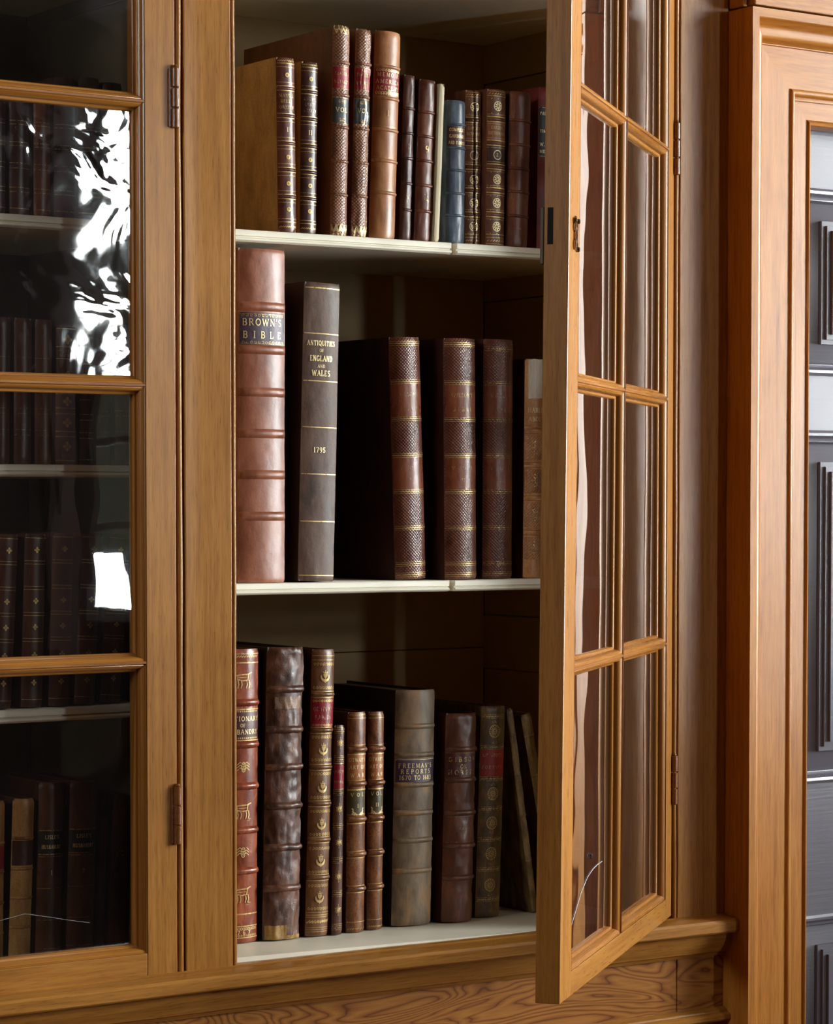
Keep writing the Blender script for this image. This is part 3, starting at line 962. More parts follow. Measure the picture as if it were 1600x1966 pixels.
class Flat:
    """flat gilt work in (s, h) millimetre-free plane coordinates; bent on to a spine later"""
    def __init__(s):
        s.v, s.f = [], []

    def quad(s, a, b, c, d):
        o = len(s.v); s.v += [a, b, c, d]; s.f.append((o, o + 1, o + 2, o + 3))

    def stroke(s, pts, wd):
        for (x0, y0), (x1, y1) in zip(pts[:-1], pts[1:]):
            dx, dy = x1 - x0, y1 - y0
            L = math.hypot(dx, dy) or 1e-9
            ex, ey = dx / L * wd * .22, dy / L * wd * .22
            nx, ny = -dy / L * wd / 2, dx / L * wd / 2
            s.quad((x0 - ex - nx, y0 - ey - ny), (x1 + ex - nx, y1 + ey - ny), (x1 + ex + nx, y1 + ey + ny), (x0 - ex + nx, y0 - ey + ny))

    def disc(s, cx, cy, rx, ry=None, n=10):
        ry = ry or rx
        o = len(s.v)
        s.v += [(cx + rx * cos(2 * pi * i / n), cy + ry * sin(2 * pi * i / n)) for i in range(n)]
        s.f.append(tuple(range(o, o + n)))

    def ring(s, cx, cy, r, wd, n=18):
        s.stroke([(cx + r * cos(2 * pi * i / n), cy + r * sin(2 * pi * i / n)) for i in range(n + 1)], wd)

    def poly(s, pts):
        o = len(s.v); s.v += pts; s.f.append(tuple(range(o, o + len(pts))))

    def text(s, txt, cx, cy, h, width=None):
        sp = .16
        W = sum(GL[c][0] + sp for c in txt) - sp
        sx = h if width is None else width / W
        if width is not None and sx > h:      # letterspaced rather than stretched
            extra = (width / h - W) / max(1, len(txt) - 1)
            sx = h
        else:
            extra = 0
        x = cx - (W + extra * (len(txt) - 1)) * sx / 2
        for c in txt:
            for (wt, pl) in GL[c][1]:
                s.stroke([(x + px * sx, cy - h / 2 + py * h) for px, py in pl], wt * h * .95)
            x += (GL[c][0] + sp + extra) * sx


def orn(kind, r):
    F = Flat()
    if kind == 'rosette':            # eight petalled wheel
        F.ring(0, 0, r * .95, r * .16)
        for i in range(8):
            a = pi * i / 4 + .2
            F.poly([(r * .12 * cos(a), r * .12 * sin(a)), (r * .6 * cos(a - .26), r * .6 * sin(a - .26)), (r * .86 * cos(a), r * .86 * sin(a)), (r * .6 * cos(a + .26), r * .6 * sin(a + .26))])
    elif kind == 'roundel':          # small eye
        F.ring(0, 0, r * .72, r * .5, 12); F.disc(0, 0, r * .2)
    elif kind == 'numeral':          # numeral ring
        F.ring(0, 0, r * .95, r * .14)
    elif kind == 'wheel':            # milled wheel
        F.ring(0, 0, r * .96, r * .09); F.ring(0, 0, r * .30, r * .08, 12); F.disc(0, 0, r * .13)
        for i in range(16):
            a = 2 * pi * i / 16
            F.stroke([(r * .36 * cos(a), r * .36 * sin(a)), (r * .66 * cos(a), r * .66 * sin(a))], r * .08)
            F.disc(r * .80 * cos(a), r * .80 * sin(a), r * .085, n=6)
    elif kind == 'star':             # long rayed star
        for i in range(12):
            a = pi * i / 6
            L = r * (1.5 if i % 6 == 3 else (1.0 if i % 2 else .82))
            F.poly([(r * .12 * cos(a - .9), r * .12 * sin(a - .9)), (L * cos(a) * .8, L * sin(a) * .8 + 0), (r * .12 * cos(a + .9), r * .12 * sin(a + .9))])
            F.disc(L * .72 * cos(a), L * .72 * sin(a), r * .09, n=6)
    elif kind == 'acorn':            # crescent with a leafy drop over it
        out = [(r * .95 * cos(radians(a)), -r * .1 + r * .95 * sin(radians(a))) for a in range(170, 375, 20)]
        inn = [(r * .72 * cos(radians(a)), r * .12 + r * .72 * sin(radians(a))) for a in range(370, 168, -20)]
        for i in range(len(out) - 1):
            j = len(inn) - 1 - i
            F.quad(out[i], out[i + 1], inn[j - 1], inn[j])
        F.stroke(arc(0, r * .28, r * .34, r * .48, 0, 360, 12), r * .14)
        F.stroke([(0, -r * .5), (0, r * .9)], r * .12)
        for s in (-1, 1):
            F.stroke([(0, r * .05), (s * r * .26, r * .34)], r * .12); F.disc(s * r * .42, r * .74, r * .11, n=6)
        F.disc(0, r * 1.0, r * .13, n=6); F.disc(0, -r * 1.08, r * .12, n=6)
    elif kind == 'fleuron':          # four lobed cross
        for i in range(4):
            a = pi * i / 2
            F.disc(r * .62 * cos(a), r * .62 * sin(a), r * .28, n=8)
            F.poly([(0, 0), (r * .42 * cos(a + .42), r * .42 * sin(a + .42)), (r * .92 * cos(a), r * .92 * sin(a)), (r * .42 * cos(a - .42), r * .42 * sin(a - .42))])
            b = a + pi / 4
            F.disc(r * .46 * cos(b), r * .46 * sin(b), r * .14, n=6)
    elif kind == 'goat':             # four legged beast on a strip of ground
        F.stroke([(-r, -r * .80), (r * .95, -r * .80)], r * .14); F.stroke([(-r, -r * .98), (r * .8, -r * .98)], r * .08)
        F.stroke([(-r * .9, r * .52), (-r * .2, r * .60), (r * .5, r * .62), (r * .95, r * .80)], r * .12)
        F.stroke([(-r * .7, r * .50), (-r * .7, r * .12), (-r * .1, -r * .02), (r * .45, r * .05), (r * .55, r * .6)], r * .11)
        for x in (-.66, -.3, .3, .62):
            F.stroke([(x * r, r * .05), (x * r + r * .10, -r * .38), (x * r - r * .02, -r * .76)], r * .11)
        F.stroke([(-r * .6, r * .3), (r * .4, r * .32)], r * .07)
    elif kind == 'bee':              # winged insect
        F.stroke(arc(0, 0, r * .30, r * .62, 0, 360, 12), r * .12)
        for s in (-1, 1):
            for dy in (.35, .0, -.35):
                F.stroke([(0, r * dy), (s * r * .5, r * (dy + .28)), (s * r * .9, r * (dy - .05))], r * .1)
        F.stroke([(-r * .2, r * .15), (r * .2, r * .15)], r * .09); F.stroke([(-r * .2, -r * .15), (r * .2, -r * .15)], r * .09)
    elif kind == 'spray':            # leafy corner sprays
        for s in (-1, 1):
            for (x, y, q) in ((.9, -.7, .17), (.62, -.8, .15), (.88, -.35, .15), (.5, -.62, .12), (.72, -.5, .13), (.95, .05, .13), (.3, -.82, .12), (.8, -.1, .1)):
                F.disc(s * x * r, y * r, q * r, n=6)
            F.stroke([(s * r * .95, r * .1), (s * r * .8, -r * .4), (s * r * .35, -r * .8)], r * .07)
    elif kind == 'arabesque':        # looped panel filler
        for s in (-1, 1):
            F.stroke(arc(s * r * .45, 0, r * .38, r * .30, 0, 360, 12), r * .10)
            F.stroke(arc(s * r * .45, -r * .1, r * .18, r * .14, 0, 360, 8), r * .08)
        F.disc(0, 0, r * .12); F.disc(0, r * .36, r * .1); F.stroke([(0, -r * .5), (0, r * .3)], r * .07)
    elif kind == 'bird':
        F.stroke([(-r * .5, r * .5), (r * .1, r * .1), (0, -r * .5), (r * .5, -r * .2)], r * .16)
        for (x, y) in ((-.3, .9), (.5, .5), (.6, -.7), (-.4, -.2)):
            F.disc(x * r, y * r, r * .14, n=6)
    elif kind == 'lozenge':          # blind tooled square of crossed leaves
        F.ring(0, 0, r * .35, r * .10, 10)
        for i in range(8):
            a = pi * i / 4
            F.stroke([(r * .4 * cos(a), r * .4 * sin(a)), (r * (1.0 if i % 2 else .8) * cos(a), r * (1.2 if i % 2 else .9) * sin(a))], r * .13)
            F.disc(r * .75 * cos(a + .39), r * .75 * sin(a + .39), r * .12, n=6)
    return F


# ------------------------------------------------------------------ building one book
class Spine:
    def __init__(s, t, H, bf, wear, seed):
        s.t, s.H, s.wear, s.seed = t, H, wear, seed
        s.split = False
        s.b = max(.0008, t * bf)
        s.R = (t * t / 4 + s.b * s.b) / (2 * s.b)
        s.phi = asin(min(1, t / 2 / s.R))
        s.half = s.R * s.phi                      # half the arc length

    def disp(s, u, z):
        a = abs(z - s.H / 2) / (s.H / 2)
        d = .0
        if s.H - z < .006:                        # head and tail caps turn in
            d -= .0018 * ((.006 - (s.H - z)) / .006) ** 2
        if z < .005:
            d -= .0012 * ((.005 - z) / .005) ** 2
        if s.split:                               # cracked from head to tail, one half sprung forward
            e = u - .10 - .22 * noise.noise((z * 22, 4, 4))
            d += .0022 if e > 0 else (-.0030 if e > -.12 else 0)
        wv = s.wear
        if wv:
            d += wv * (.0012 * noise.noise((u * 2.2 + s.seed, z * 30, 0)) + .0008 * noise.noise((u * 6, z * 85 + s.seed, 5)))
        d += .0004 * noise.noise((u * 1.5 + s.seed, z * 14, 2))
        return d

    def pt(s, u, z, off):
        a = u * s.phi
        o = off + s.disp(u, z)
        return (s.R * sin(a) + o * sin(a), s.R - s.R * cos(a) - o * cos(a), z)

    def bend(s, F, z0, off, zrel=0.0):
        """flat work -> verts on the spine, object origin at z0"""
        vs = []
        for (x, h) in F.v:
            p = s.pt(max(-1.0, min(1.0, x / s.half)), z0 + h, off)
            vs.append((p[0], p[1], p[2] - zrel))
        return vs


SHELVES = {}


def book(key, label, g, d, yy, lea, board, bands=(), bh=.0026, bp=.0022, lines=(), labels=(), text=(), orns=(), rows=(), wear=0.0, group=None, pages=pages_m,
         zig=(), patches=(), split=0.0, bmat=None, tilt_z=0.0):
    """g = (x, y, z, thickness, height, lean, roundness): where the foot of the spine stands.
    yy = (head, tail): the scale on which the heights of bands, labels and tooling were measured."""
    x, y, z, t, H, lean, bf = g
    sp = Spine(t, H, bf, wear, (hash_(key) % 97) * .37)
    yt, yb = yy
    kk = H / (yb - yt)
    Zs = lambda q: (yb - q) * kk
    root = empty('book')
    root.rotation_euler = (0, lean, 0)
    lift = t / 2 * abs(sin(lean))
    root.location = (x, y, z + lift + .0009)
    tag(root, label, 'book', group)
    # spine: outer and inner skin, closed at head and tail, turning a little on to the sides at the joint
    nu, nv = (19 if t > .03 else 13), max(24, int(H / (.0028 if wear else .0045)))
    m = MB()
    def outer(u, v):
        uu = -1 + 2 * u
        zz = H * v
        p = sp.pt(uu, zz, 0)
        if wear > .6 and v > .985:
            return (p[0], p[1], zz + .0035 * wear * noise.noise((uu * 5 + sp.seed, 1, 1)) - .001)
        return p
    if split:
        sp.split = True
        m.grid(41, nv, outer)
    else:
        m.grid(nu, nv, outer)
    th = min(.0018, t * .12)
    o1 = len(m.v)
    n1 = nu if not split else 41
    m.grid(n1, 2, lambda u, v: (lambda p: (p[0], p[1] + .0003, p[2]))(sp.pt((-1 + 2 * u) * .985, H * v, -th)))
    top = [(nv - 1) * n1 + i for i in range(n1)]
    tin = [o1 + n1 + i for i in range(n1)]
    bot, bin_ = [i for i in range(n1)], [o1 + i for i in range(n1)]
    for i in range(n1 - 1):
        m.f.append((top[i], top[i + 1], tin[i + 1], tin[i]))
        m.f.append((bot[i + 1], bot[i], bin_[i], bin_[i + 1]))
    for s in (0, n1 - 1):
        col = [j * n1 + s for j in range(nv)]
        m.f.append(tuple(col + [tin[s], bin_[s]]))
    spine = m.obj('spine', lea, root, smooth=60)
    # boards
    bt = min(.0035, t * .16)
    ov = .0
    for s in (-1, 1):
        m = MB()
        xo, xi = s * t / 2, s * (t / 2 - bt)
        y0 = sp.b
        prof = [(xo - s * .0012, y0 - .0002), (xo - s * .0010, y0 + .0030), (xo, y0 + .0062), (xo, d), (xi, d), (xi, y0 - .0002)]
        n = 8
        m.prism(prof, lambda p, q: (p[0], p[1], q + (.0006 * noise.noise((p[1] * 20, q * 9, sp.seed)) if wear else 0)), [ov + (H - 2 * ov) * i / n for i in range(n + 1)])
        m.obj('board', board, root, smooth=30)
    # leaves
    m = MB()
    hw = t / 2 - bt - .0003
    ns = 9
    prof = [sp.pt((-1 + 2 * i / (ns - 1)) * min(.97, hw / (t / 2)), H / 2, -th - .0006)[:2] for i in range(ns)]
    prof = [(max(-hw, min(hw, p)), q) for p, q in prof] + [(hw, d - .005), (-hw, d - .005)]
    m.prism(prof, lambda p, q: (p[0], p[1], q), [.0025, H - .0035 - .002 * (wear > .6)])
    m.obj('page_block', pages, root)
    # raised bands
    for q in bands:
        zc = Zs(q)
        m = MB()
        N, M = 21, 9
        vs = []
        for j in range(M):
            a = pi * j / (M - 1)
            for i in range(N):
                u = -1 + 2 * i / (N - 1)
                e = min(1.0, (1 - abs(u)) / .10)
                hz = -bh * cos(a) * (1.25 if j in (0, M - 1) else 1)
                wob = wear * .0005 * noise.noise((u * 5, q, sp.seed))
                p = sp.pt(u * .985, zc + hz + wob, bp * sin(a) * (.35 + .65 * e) + (.0 if 0 < j < M - 1 else -.0004) + wear * .0004 * noise.noise((u * 9, j, q)))
                vs.append((p[0], p[1], p[2] - zc))
        m.add(vs, [(j * N + i, j * N + i + 1, (j + 1) * N + i + 1, (j + 1) * N + i) for j in range(M - 1) for i in range(N - 1)])
        b = m.obj('raised_band', bmat or lea, spine, smooth=80)
        b.location = (0, 0, zc)

    def patch(q0, q1, u0, u1, off, nz=8, torn=0.0):
        m = MB()
        za, zb = Zs(q1), Zs(q0)
        N = 21
        def P(u, v):
            uu = u0 + (u1 - u0) * u
            e = 0
            if torn:
                e = torn * noise.noise((uu * 4 + sp.seed, round(v), q0)) * (1 if v in (0, 1) else 0)
            return sp.pt(uu, za + (zb - za) * v + e, off)
        m.grid(N, nz, P)
        return m
    for (q0, q1, mt) in labels:
        patch(q0, q1, -.93, .95, .00030, max(6, int((q1 - q0) / 4))).obj('title_label', mt, spine, smooth=80)
    for (q0, q1, u0, u1, mt) in patches:
        patch(q0, q1, u0, u1, .00034, max(8, int((q1 - q0) / 3)), .0012).obj('worn_patch', mt, spine, smooth=80)
    # gilt rules
    if lines:
        m = MB()
        mt = lines[0]
        for (q, h) in lines[1]:
            m.v, vo = m.v, None
            h *= .8
            pm = patch(q - h / 2, q + h / 2, -.95, .97, .00062, 2)
            m.add(pm.v, pm.f)
        m.obj('gilt_rule', mt, spine, smooth=80, kind='stuff')
    # rows of small tools: (height, dot radius in measured units, count, kind)
    if rows:
        F = Flat()
        for (q, r, cnt, kd) in rows[1]:
            hc, rr = Zs(q), r * kk
            for i in range(cnt):
                xx = (-.88 + 1.76 * (i + .5) / cnt) * sp.half
                if kd == 'dot':
                    F.disc(xx, hc, rr, n=6)
                elif kd == 'loop':
                    F.ring(xx, hc, rr, rr * .55, 8)
                elif kd == 'dash':
                    F.stroke([(xx - rr * 1.1, hc - rr * .7), (xx + rr * 1.1, hc + rr * .7)], rr * .9)
                elif kd == 'zig':
                    w2 = sp.half * .88 / cnt
                    for o in (-.5, .5):
                        F.stroke([(xx - w2, hc + rr * (1 + o)), (xx, hc - rr * (1 - o)), (xx + w2, hc + rr * (1 + o))], rr * .38)
        m = MB(); m.add(sp.bend(F, 0, .00064), F.f); m.obj('gilt_roll', rows[0], spine, kind='stuff')
    # lettering: one piece per line
    for (q, h, txt, wf, mt) in text:
        F = Flat()
        F.text(txt, 0, 0, h * kk * .92, None if wf is None else wf * .94 * 2 * sp.half)
        F.v = [(a - .045 * sp.half, b) for a, b in F.v]
        zc = Zs(q)
        m = MB(); m.add(sp.bend(F, zc, .00085, zc), F.f)
        o = m.obj('lettering', mt, spine); o.location = (0, 0, zc)
    # ornaments
    for (kind, qs, r, mt) in orns:
        me = None
        for q in qs:
            zc = Zs(q)
            if me is None or wear:
                F = orn(kind, r * kk)
                m = MB(); m.add(sp.bend(F, zc, .0007, zc), F.f)
                me = m.mesh('gilt_ornament', mt)
            o = link('gilt_ornament', me, spine); o.location = (0, 0, zc)
    return root


def hash_(s):
    h = 7
    for c in s:
        h = (h * 31 + ord(c)) % 100003
    return h


# ------------------------------------------------------------------ upper shelf of the open bookcase
GA = 'books on the upper shelf of the open bookcase'
def two(qs, gap, h):      # a rule over and under each band
    return [(q - gap, h) for q in qs] + [(q + gap, h) for q in qs]

bA = [170, 222, 274, 324, 375]
linesA = two(bA, 4.2, 1.8) + [(q + 11, 1.0) for q in bA[1:]] + [(q - 11, 1.0) for q in bA if q != 222] + [(123, 2.2), (130, 1.0), (417, 1.2), (423, 1.8)]
rowsA = [(118, 1.8, 9, 'dash'), (432, 1.8, 9, 'dash')]
book('upper_one', 'slim maroon quarto numbered I with its pale tan board showing, left end of upper shelf',
     (.1486, .112, 1.8069, .0287, .2300, -.0138, .18), .18, (112, 442), maroon, tan_board, bA, .0019, .0013, (GOLD, linesA), [], [
         (184, 6.5, 'MANSEL', .76, GOLD_W), (194.5, 6.5, 'BELLE', .62, GOLD_W), (206, 6.5, 'ORNITH', .74, GOLD_W), (248, 9, 'I', None, GOLD_B)],
     [('roundel', [145, 300, 350, 399], 4.4, GOLD)], (GOLD, rowsA), group=GA)
book('upper_two', 'slim dark maroon quarto numbered II, half in shadow beside its tan-boarded fellow',
     (.1834, .116, 1.8070, .0260, .2287, .0127, .18), .18, (112, 442), maroon_d, tan_board, bA, .0019, .0013, (GOLD, linesA), [], [
         (184, 6.5, 'MANSEL', .72, GOLD_F), (194.5, 6.5, 'BELLE', .6, GOLD_F), (206, 6.5, 'ORNITH', .7, GOLD_F), (248, 9, 'II', None, GOLD_B)],
     [('roundel', [145, 300, 350, 399], 4.4, GOLD)], (GOLD, rowsA), group=GA)
bT = [121, 183, 244, 309, 372.5]
zigT = [(58, 5, 4, 'zig'), (440, 6.5, 4, 'zig')]
book('upper_tall_one', 'tall grained russet volume with zigzag gilt head and wide brown board showing to its left',
     (.2299, .112, 1.8072, .0270, .2792, .0193, .20), .235, (53, 450), russet_grain, russet_board, bT, .0020, .0018, (GOLD_W, [(129, 1), (171, 1), (188, 1), (237, 1), (51.5, 1.2), (66, 1.2), (430, 1.2), (449, 1)]),
     [(129, 171, red_lab), (188, 237, slate_lab)], [(142, 7, 'TRAVELS', .8, GOLD_W), (157.6, 7, 'VOYAGES', .78, GOLD_W), (211, 9, 'VOL', .62, GOLD_B)],
     [('arabesque', [133.5, 166.5], 6, GOLD_W), ('arabesque', [195, 230], 9, GOLD_W)], (GOLD_B, zigT), wear=.15, group=GA)
book('upper_tall_two', 'grained russet volume with a frayed head, just left of the smooth tan spine',
     (.2652, .116, 1.8073, .0251, .2808, .0295, .20), .235, (57, 453), russet_grain, russet_board, [q + 3 for q in bT], .0020, .0018, (GOLD_W, [(132, 1), (174, 1), (191, 1), (239, 1), (434, 1.2), (452, 1)]),
     [(132, 174, red_lab), (191, 239, slate_lab)], [(145, 7, 'TRAVELS', .8, GOLD_W), (160.6, 7, 'VOYAGES', .78, GOLD_W), (213, 9, 'VOL', .62, GOLD_B)],
     [('arabesque', [136.5, 169.5], 6, GOLD_W), ('arabesque', [198, 233], 9, GOLD_W)], (GOLD_B, [(443, 6.5, 4, 'zig')]), wear=.8, group=GA)
book('upper_tan', 'thick smooth tan calf volume with a cracked red and gilt label above the number I',
     (.3040, .114, 1.8074, .0425, .2810, .0373, .20), .235, (62, 456), tan, russet_board, [130, 190, 250, 309, 370], .0022, .0020, (GOLD_W, [(244, .9), (303, .9), (364, .9), (184, .9)]),
     [(135, 184, red_lab)], [(145.5, 8, 'MEMOIR', .78, GOLD_B), (158.5, 8, 'AMERICA', .86, GOLD_B), (171, 8, 'ACADEMY', .82, GOLD_B), (218, 12, 'I', None, GOLD)],
     [('arabesque', [181], 5, GOLD_B)], (GOLD_B, [(137.5, 1.9, 10, 'loop'), (180, 2.2, 10, 'loop'), (182.5, 1.6, 12, 'dot')]), patches=[(174, 184, -.1, .14, white_lab), (175.5, 184, .34, .9, white_lab), (135, 139, .2, .9, white_lab)], group=GA)
bB = [217, 263, 309.5, 356, 405]
book('upper_brown_one', 'dark brown octavo almost hidden in shadow between the tan spine and the volume numbered 9',
     (.3428, .119, 1.8076, .0190, .2257, .0352, .20), .14, (155, 461), fox_d, fox_d, bB, .0018, .0014, (), [], [(287, 11, '1', None, GOLD_F)], [('bird', [381], 7, GOLD_F)], wear=.5, group=GA)
book('upper_brown_nine', 'worn reddish brown octavo numbered 9, leaning on a thin cream pamphlet',
     (.3695, .114, 1.8076, .0280, .2211, .0415, .20), .14, (155, 461), fox, fox_d, bB, .0019, .0016, (), [], [(287, 13, '9', None, GOLD)], [('bird', [381], 8, GOLD_W)], wear=.6, group=GA)
book('upper_pamphlet', 'thin cream pamphlet with a bare flat spine beside the dark blue volume',
     (.3890, .112, 1.8077, .0080, .2175, .0462, .05), .14, (162, 462), cream_cover, cream_cover, group=GA)
book('upper_blue', 'short dark blue calf volume with a dim purple title panel',
     (.4271, .116, 1.8078, .0320, .1977, .0106, .20), .13, (194, 466), blue, blue, [240, 285, 327, 371, 413], .0016, .0018, (GOLD_F, []),
     [(244, 281, plum_lab)], [(250.5, 6.5, 'COMPLEAT', .76, GOLD_B), (262.5, 6.5, 'GARDINER', .76, GOLD_B), (275, 6.5, 'AND FLORIST', .82, GOLD_B)], wear=.35, group=GA)
bD = [230, 275, 320, 365, 411]
dlines = two(bD, 4.6, 2.4) + [(q + 9, .9) for q in bD] + [(q - 9, .9) for q in bD] + [(177, 1.6), (186, 1.2), (449, 1.6), (455, 1.2), (467, 1.6)]
drow = [(181.5, 1.5, 7, 'dash'), (461, 1.8, 7, 'dash')] + [(q, 1.1, 3, 'dot') for q in (191, 219, 331, 357, 376, 403, 421, 447)]
book('upper_gilt_split', 'gilt panelled calf volume whose spine has split from head to tail, beside the blue one',
     (.4630, .128, 1.8079, .0250, .2160, .0084, .15), .14, (173, 470), tree, tree, bD, .0024, .0010, (GOLD, dlines), [(235, 271, russet)],
     [(246, 6, 'GARDEN', .7, GOLD), (256.6, 6, 'DICTIONARY', .84, GOLD)], [('rosette', [205, 344, 389, 434], 8.5, GOLD_B), ('numeral', [297.6], 8.5, GOLD_B)], (GOLD, drow), split=1.0, group=GA)
book('upper_gilt_two', 'unbroken gilt panelled calf volume with rosettes and a 2 inside a ring',
     (.4935, .114, 1.8080, .0324, .2182, .0122, .15), .14, (173, 470), tree, tree, bD, .0024, .0010, (GOLD, dlines), [(235, 271, russet), (281, 314, maroon_d)],
     [(246, 6, 'GARDEN', .62, GOLD), (256.6, 6, 'DICTIONARY', .84, GOLD), (297.6, 7, '2', None, GOLD)], [('rosette', [205, 344, 389, 434], 9, GOLD_B), ('numeral', [297.6], 9, GOLD_B)], (GOLD, drow), group=GA)
book('upper_plain', 'plain ribbed chestnut brown volume with no title, right of the rosette spines',
     (.5341, .114, 1.8081, .0380, .2184, .0310, .20), .14, (178, 472), fox, fox_d, [233, 279, 324, 368, 414], .0019, .0017, (), [], [], [('bird', [299, 436], 6, GOLD_F)], wear=.3, group=GA)
book('upper_crimson', 'crimson cloth volume with a black lettered panel, half hidden by the open door',
     (.5987, .135, 1.8083, .0322, .2321, .0139, .10), .15, (170, 475), crimson, crimson, (), labels=[(206, 301, black_lab)], lines=(GOLD_W, [(208, 1), (299, 1)]),
     text=[(219, 6, 'PAST AND', .84, GOLD_B), (252, 6, 'TIMES OF', .84, GOLD_B), (277, 7, 'W. AND', .84, GOLD_B), (290, 6, 'MEN AT', .84, GOLD_B)], group=GA)

# ------------------------------------------------------------------ middle shelf
GB = 'books on the middle shelf of the open bookcase'
book('middle_bible', 'very tall reddish tan folio with a dark purple label on the middle shelf',
     (.1089, .112, 1.3415, .0734, .4413, .0031, .12), .30, (479, 1116), bible, bible, [589, 671, 752, 831, 909.5, 989], .0052, .0030, (GOLD_W, [(603.5, 1), (660, 1)]),
     [(601, 662, purple_lab)], [(619, 14, "BROWN'S", .84, GOLD_B), (643, 14, 'BIBLE', .82, GOLD_B)], [], (GOLD_W, [(606, 2.2, 12, 'loop'), (657.5, 2.2, 12, 'loop')]), wear=.25, group=GB)
book('middle_antiquities', 'tall dark umber folio with plain gilt rules and the date 1795',
     (.1950, .116, 1.3412, .0570, .4011, .0272, .08), .28, (545, 1113), umber, black_board, (), lines=(GOLD, [(555.5, 2.4), (642, 2.2), (732, 2.2), (820, 2.2), (909, 2.2), (999, 2.2), (1102, 2.2)]),
     text=[(660, 10, 'ANTIQUITIES', .80, GOLD_B), (673.7, 6, 'OF', None, GOLD_B), (689, 11, 'ENGLAND', .64, GOLD_B), (703.7, 6, 'AND', None, GOLD_B), (717, 11.5, 'WALES', .52, GOLD_B), (863, 10.5, '1795', .34, GOLD_B)],
     wear=.2, group=GB)
wl = [661, 734, 804.6, 874, 943, 1012.5, 1081.5, 1102]
def wrule(qs):
    r = []
    for q in qs:
        r += [(q, 2.0), (q - 3.6, 1.0), (q + 3.6, 1.0)]
    return r
pan = [(738, 800, wilson_p), (878, 939, wilson_p)]
book('middle_diced_one', 'diced maroon folio numbered I, leaning, with its big dark board in view',
     (.3646, .130, 1.3407, .0520, .3349, -.0340, .20), .27, (649, 1111), wilson, wilson_board, (), lines=(GOLD, wrule(wl)), labels=pan,
     text=[(758, 8, "WILSON'S", .62, GOLD_F), (785, 8, 'BIBLE', .56, GOLD_F), (898, 8, 'VOL', .62, GOLD_F), (921, 8, 'I.', None, GOLD_F)], group=GB)
book('middle_diced_two', 'diced maroon folio numbered II, middle of the three alike and furthest forward',
     (.4393, .114, 1.3405, .0548, .3358, -.0082, .20), .27, (649, 1111), wilson, wilson_board, (), lines=(GOLD, wrule(wl)), labels=pan,
     text=[(758, 8, "WILSON'S", .62, GOLD_W), (785, 8, 'BIBLE', .56, GOLD_W), (898, 8, 'VOL', .62, GOLD_W), (921, 8, 'II.', None, GOLD_W)], group=GB)
book('middle_diced_three', 'diced maroon folio numbered III beside the honey coloured spine',
     (.5085, .122, 1.3403, .0520, .3377, .0054, .20), .27, (649, 1111), wilson, wilson_board, (), lines=(GOLD_W, wrule([668] + wl[1:])), labels=pan,
     text=[(758, 8, "WILSON'S", .62, GOLD_F), (785, 8, 'BIBLE', .56, GOLD_F), (898, 8, 'VOL', .62, GOLD_F), (921, 8, 'III.', None, GOLD_F)], group=GB)
book('middle_honey', 'honey coloured blind tooled volume with a torn white paper label at its head',
     (.5725, .125, 1.3401, .0366, .3120, .0099, .18), .22, (691, 1107), honey, fox_d, [822, 831, 886, 895, 949, 958, 1015, 1024], .0016, .0012, (GOLD_F, [(770, 1), (817, 1), (1078, 1)]),
     [(768, 816, honey), (836, 882, honey_p), (900, 945, honey_p), (963, 1011, honey_p), (1029, 1072, honey_p)], [(788, 9, 'HARLEI', .74, GOLD_B), (805, 9, 'ABOUT', .7, GOLD_B)],
     [('lozenge', [859, 922, 987, 1050], 16, GOLD_F)], patches=[(691.5, 766, -.74, .97, white_lab)], wear=.3, group=GB)

# ------------------------------------------------------------------ bottom shelf
GC = 'books on the bottom shelf of the open bookcase'
b1 = [1350.5, 1431, 1510.5, 1595, 1673]
book('bottom_beasts', 'tall chestnut folio tooled with little gilt beasts and insects beside the left pilaster',
     (.0786, .121, .8619, .0547, .3915, .0091, .15), .26, (1248, 1811), chestnut, fox_d, b1, .0042, .0040, (GOLD, [(1257, 2), (1274, 2.5), (1363, 2.5), (1422.6, 2.5), (1755.5, 3), (1779, 2.4), (1801, 2.2)]),
     [(1366, 1420, plum_lab)], [(1381, 9.5, 'DICTIONARY', 1.04, GOLD_B), (1393.8, 7, 'OF', None, GOLD_B), (1406, 9.5, 'HUSBANDRY', .96, GOLD_B), (1791, 8, '1767', .5, GOLD_B)],
     [('goat', [1308, 1558, 1719], 19, GOLD), ('bee', [1473.6, 1637], 15, GOLD)],
     (GOLD, [(1262, 2, 14, 'dash'), (1367, 1.7, 16, 'dot'), (1418, 1.7, 16, 'dot'), (1784, 2.2, 14, 'loop'), (1797, 1.6, 14, 'loop')]), group=GC)
book('bottom_battered', 'battered dark brown folio with cracked thick bands and bare board at its foot',
     (.1409, .116, .8606, .0579, .3930, .0212, .16), .26, (1245, 1804), battered, black_board, [1325, 1402, 1473.6, 1547.5, 1627, 1705], .0042, .0045, (),
     patches=[(1339, 1362, -.62, .86, scuff_d), (1776, 1803, -.9, .12, scuff), (1796, 1803.5, .1, .97, scuff)], wear=1.5, group=GC)
b3 = [1335, 1404, 1475, 1545, 1614.6, 1687]
l3 = two(b3, 5.6, 1.8) + [(1261, 1.4), (1269, 1.4), (1754, 1.2), (1759, 1.6), (1763, 1.2), (1783, 1), (1787, 1), (1791, 1)]
r3 = [(1771.6, 3, 9, 'dash')]
for q in (1276.6, 1322.5, 1416.5, 1461, 1487, 1533, 1559, 1604, 1630.6, 1676.5, 1702, 1747):
    r3.append((q, 2.0, 8, 'loop'))
    r3.append((q + (2.8 if q in (1276.6, 1416.5, 1487, 1559, 1630.6, 1702) else -2.8), .9, 9, 'dot'))
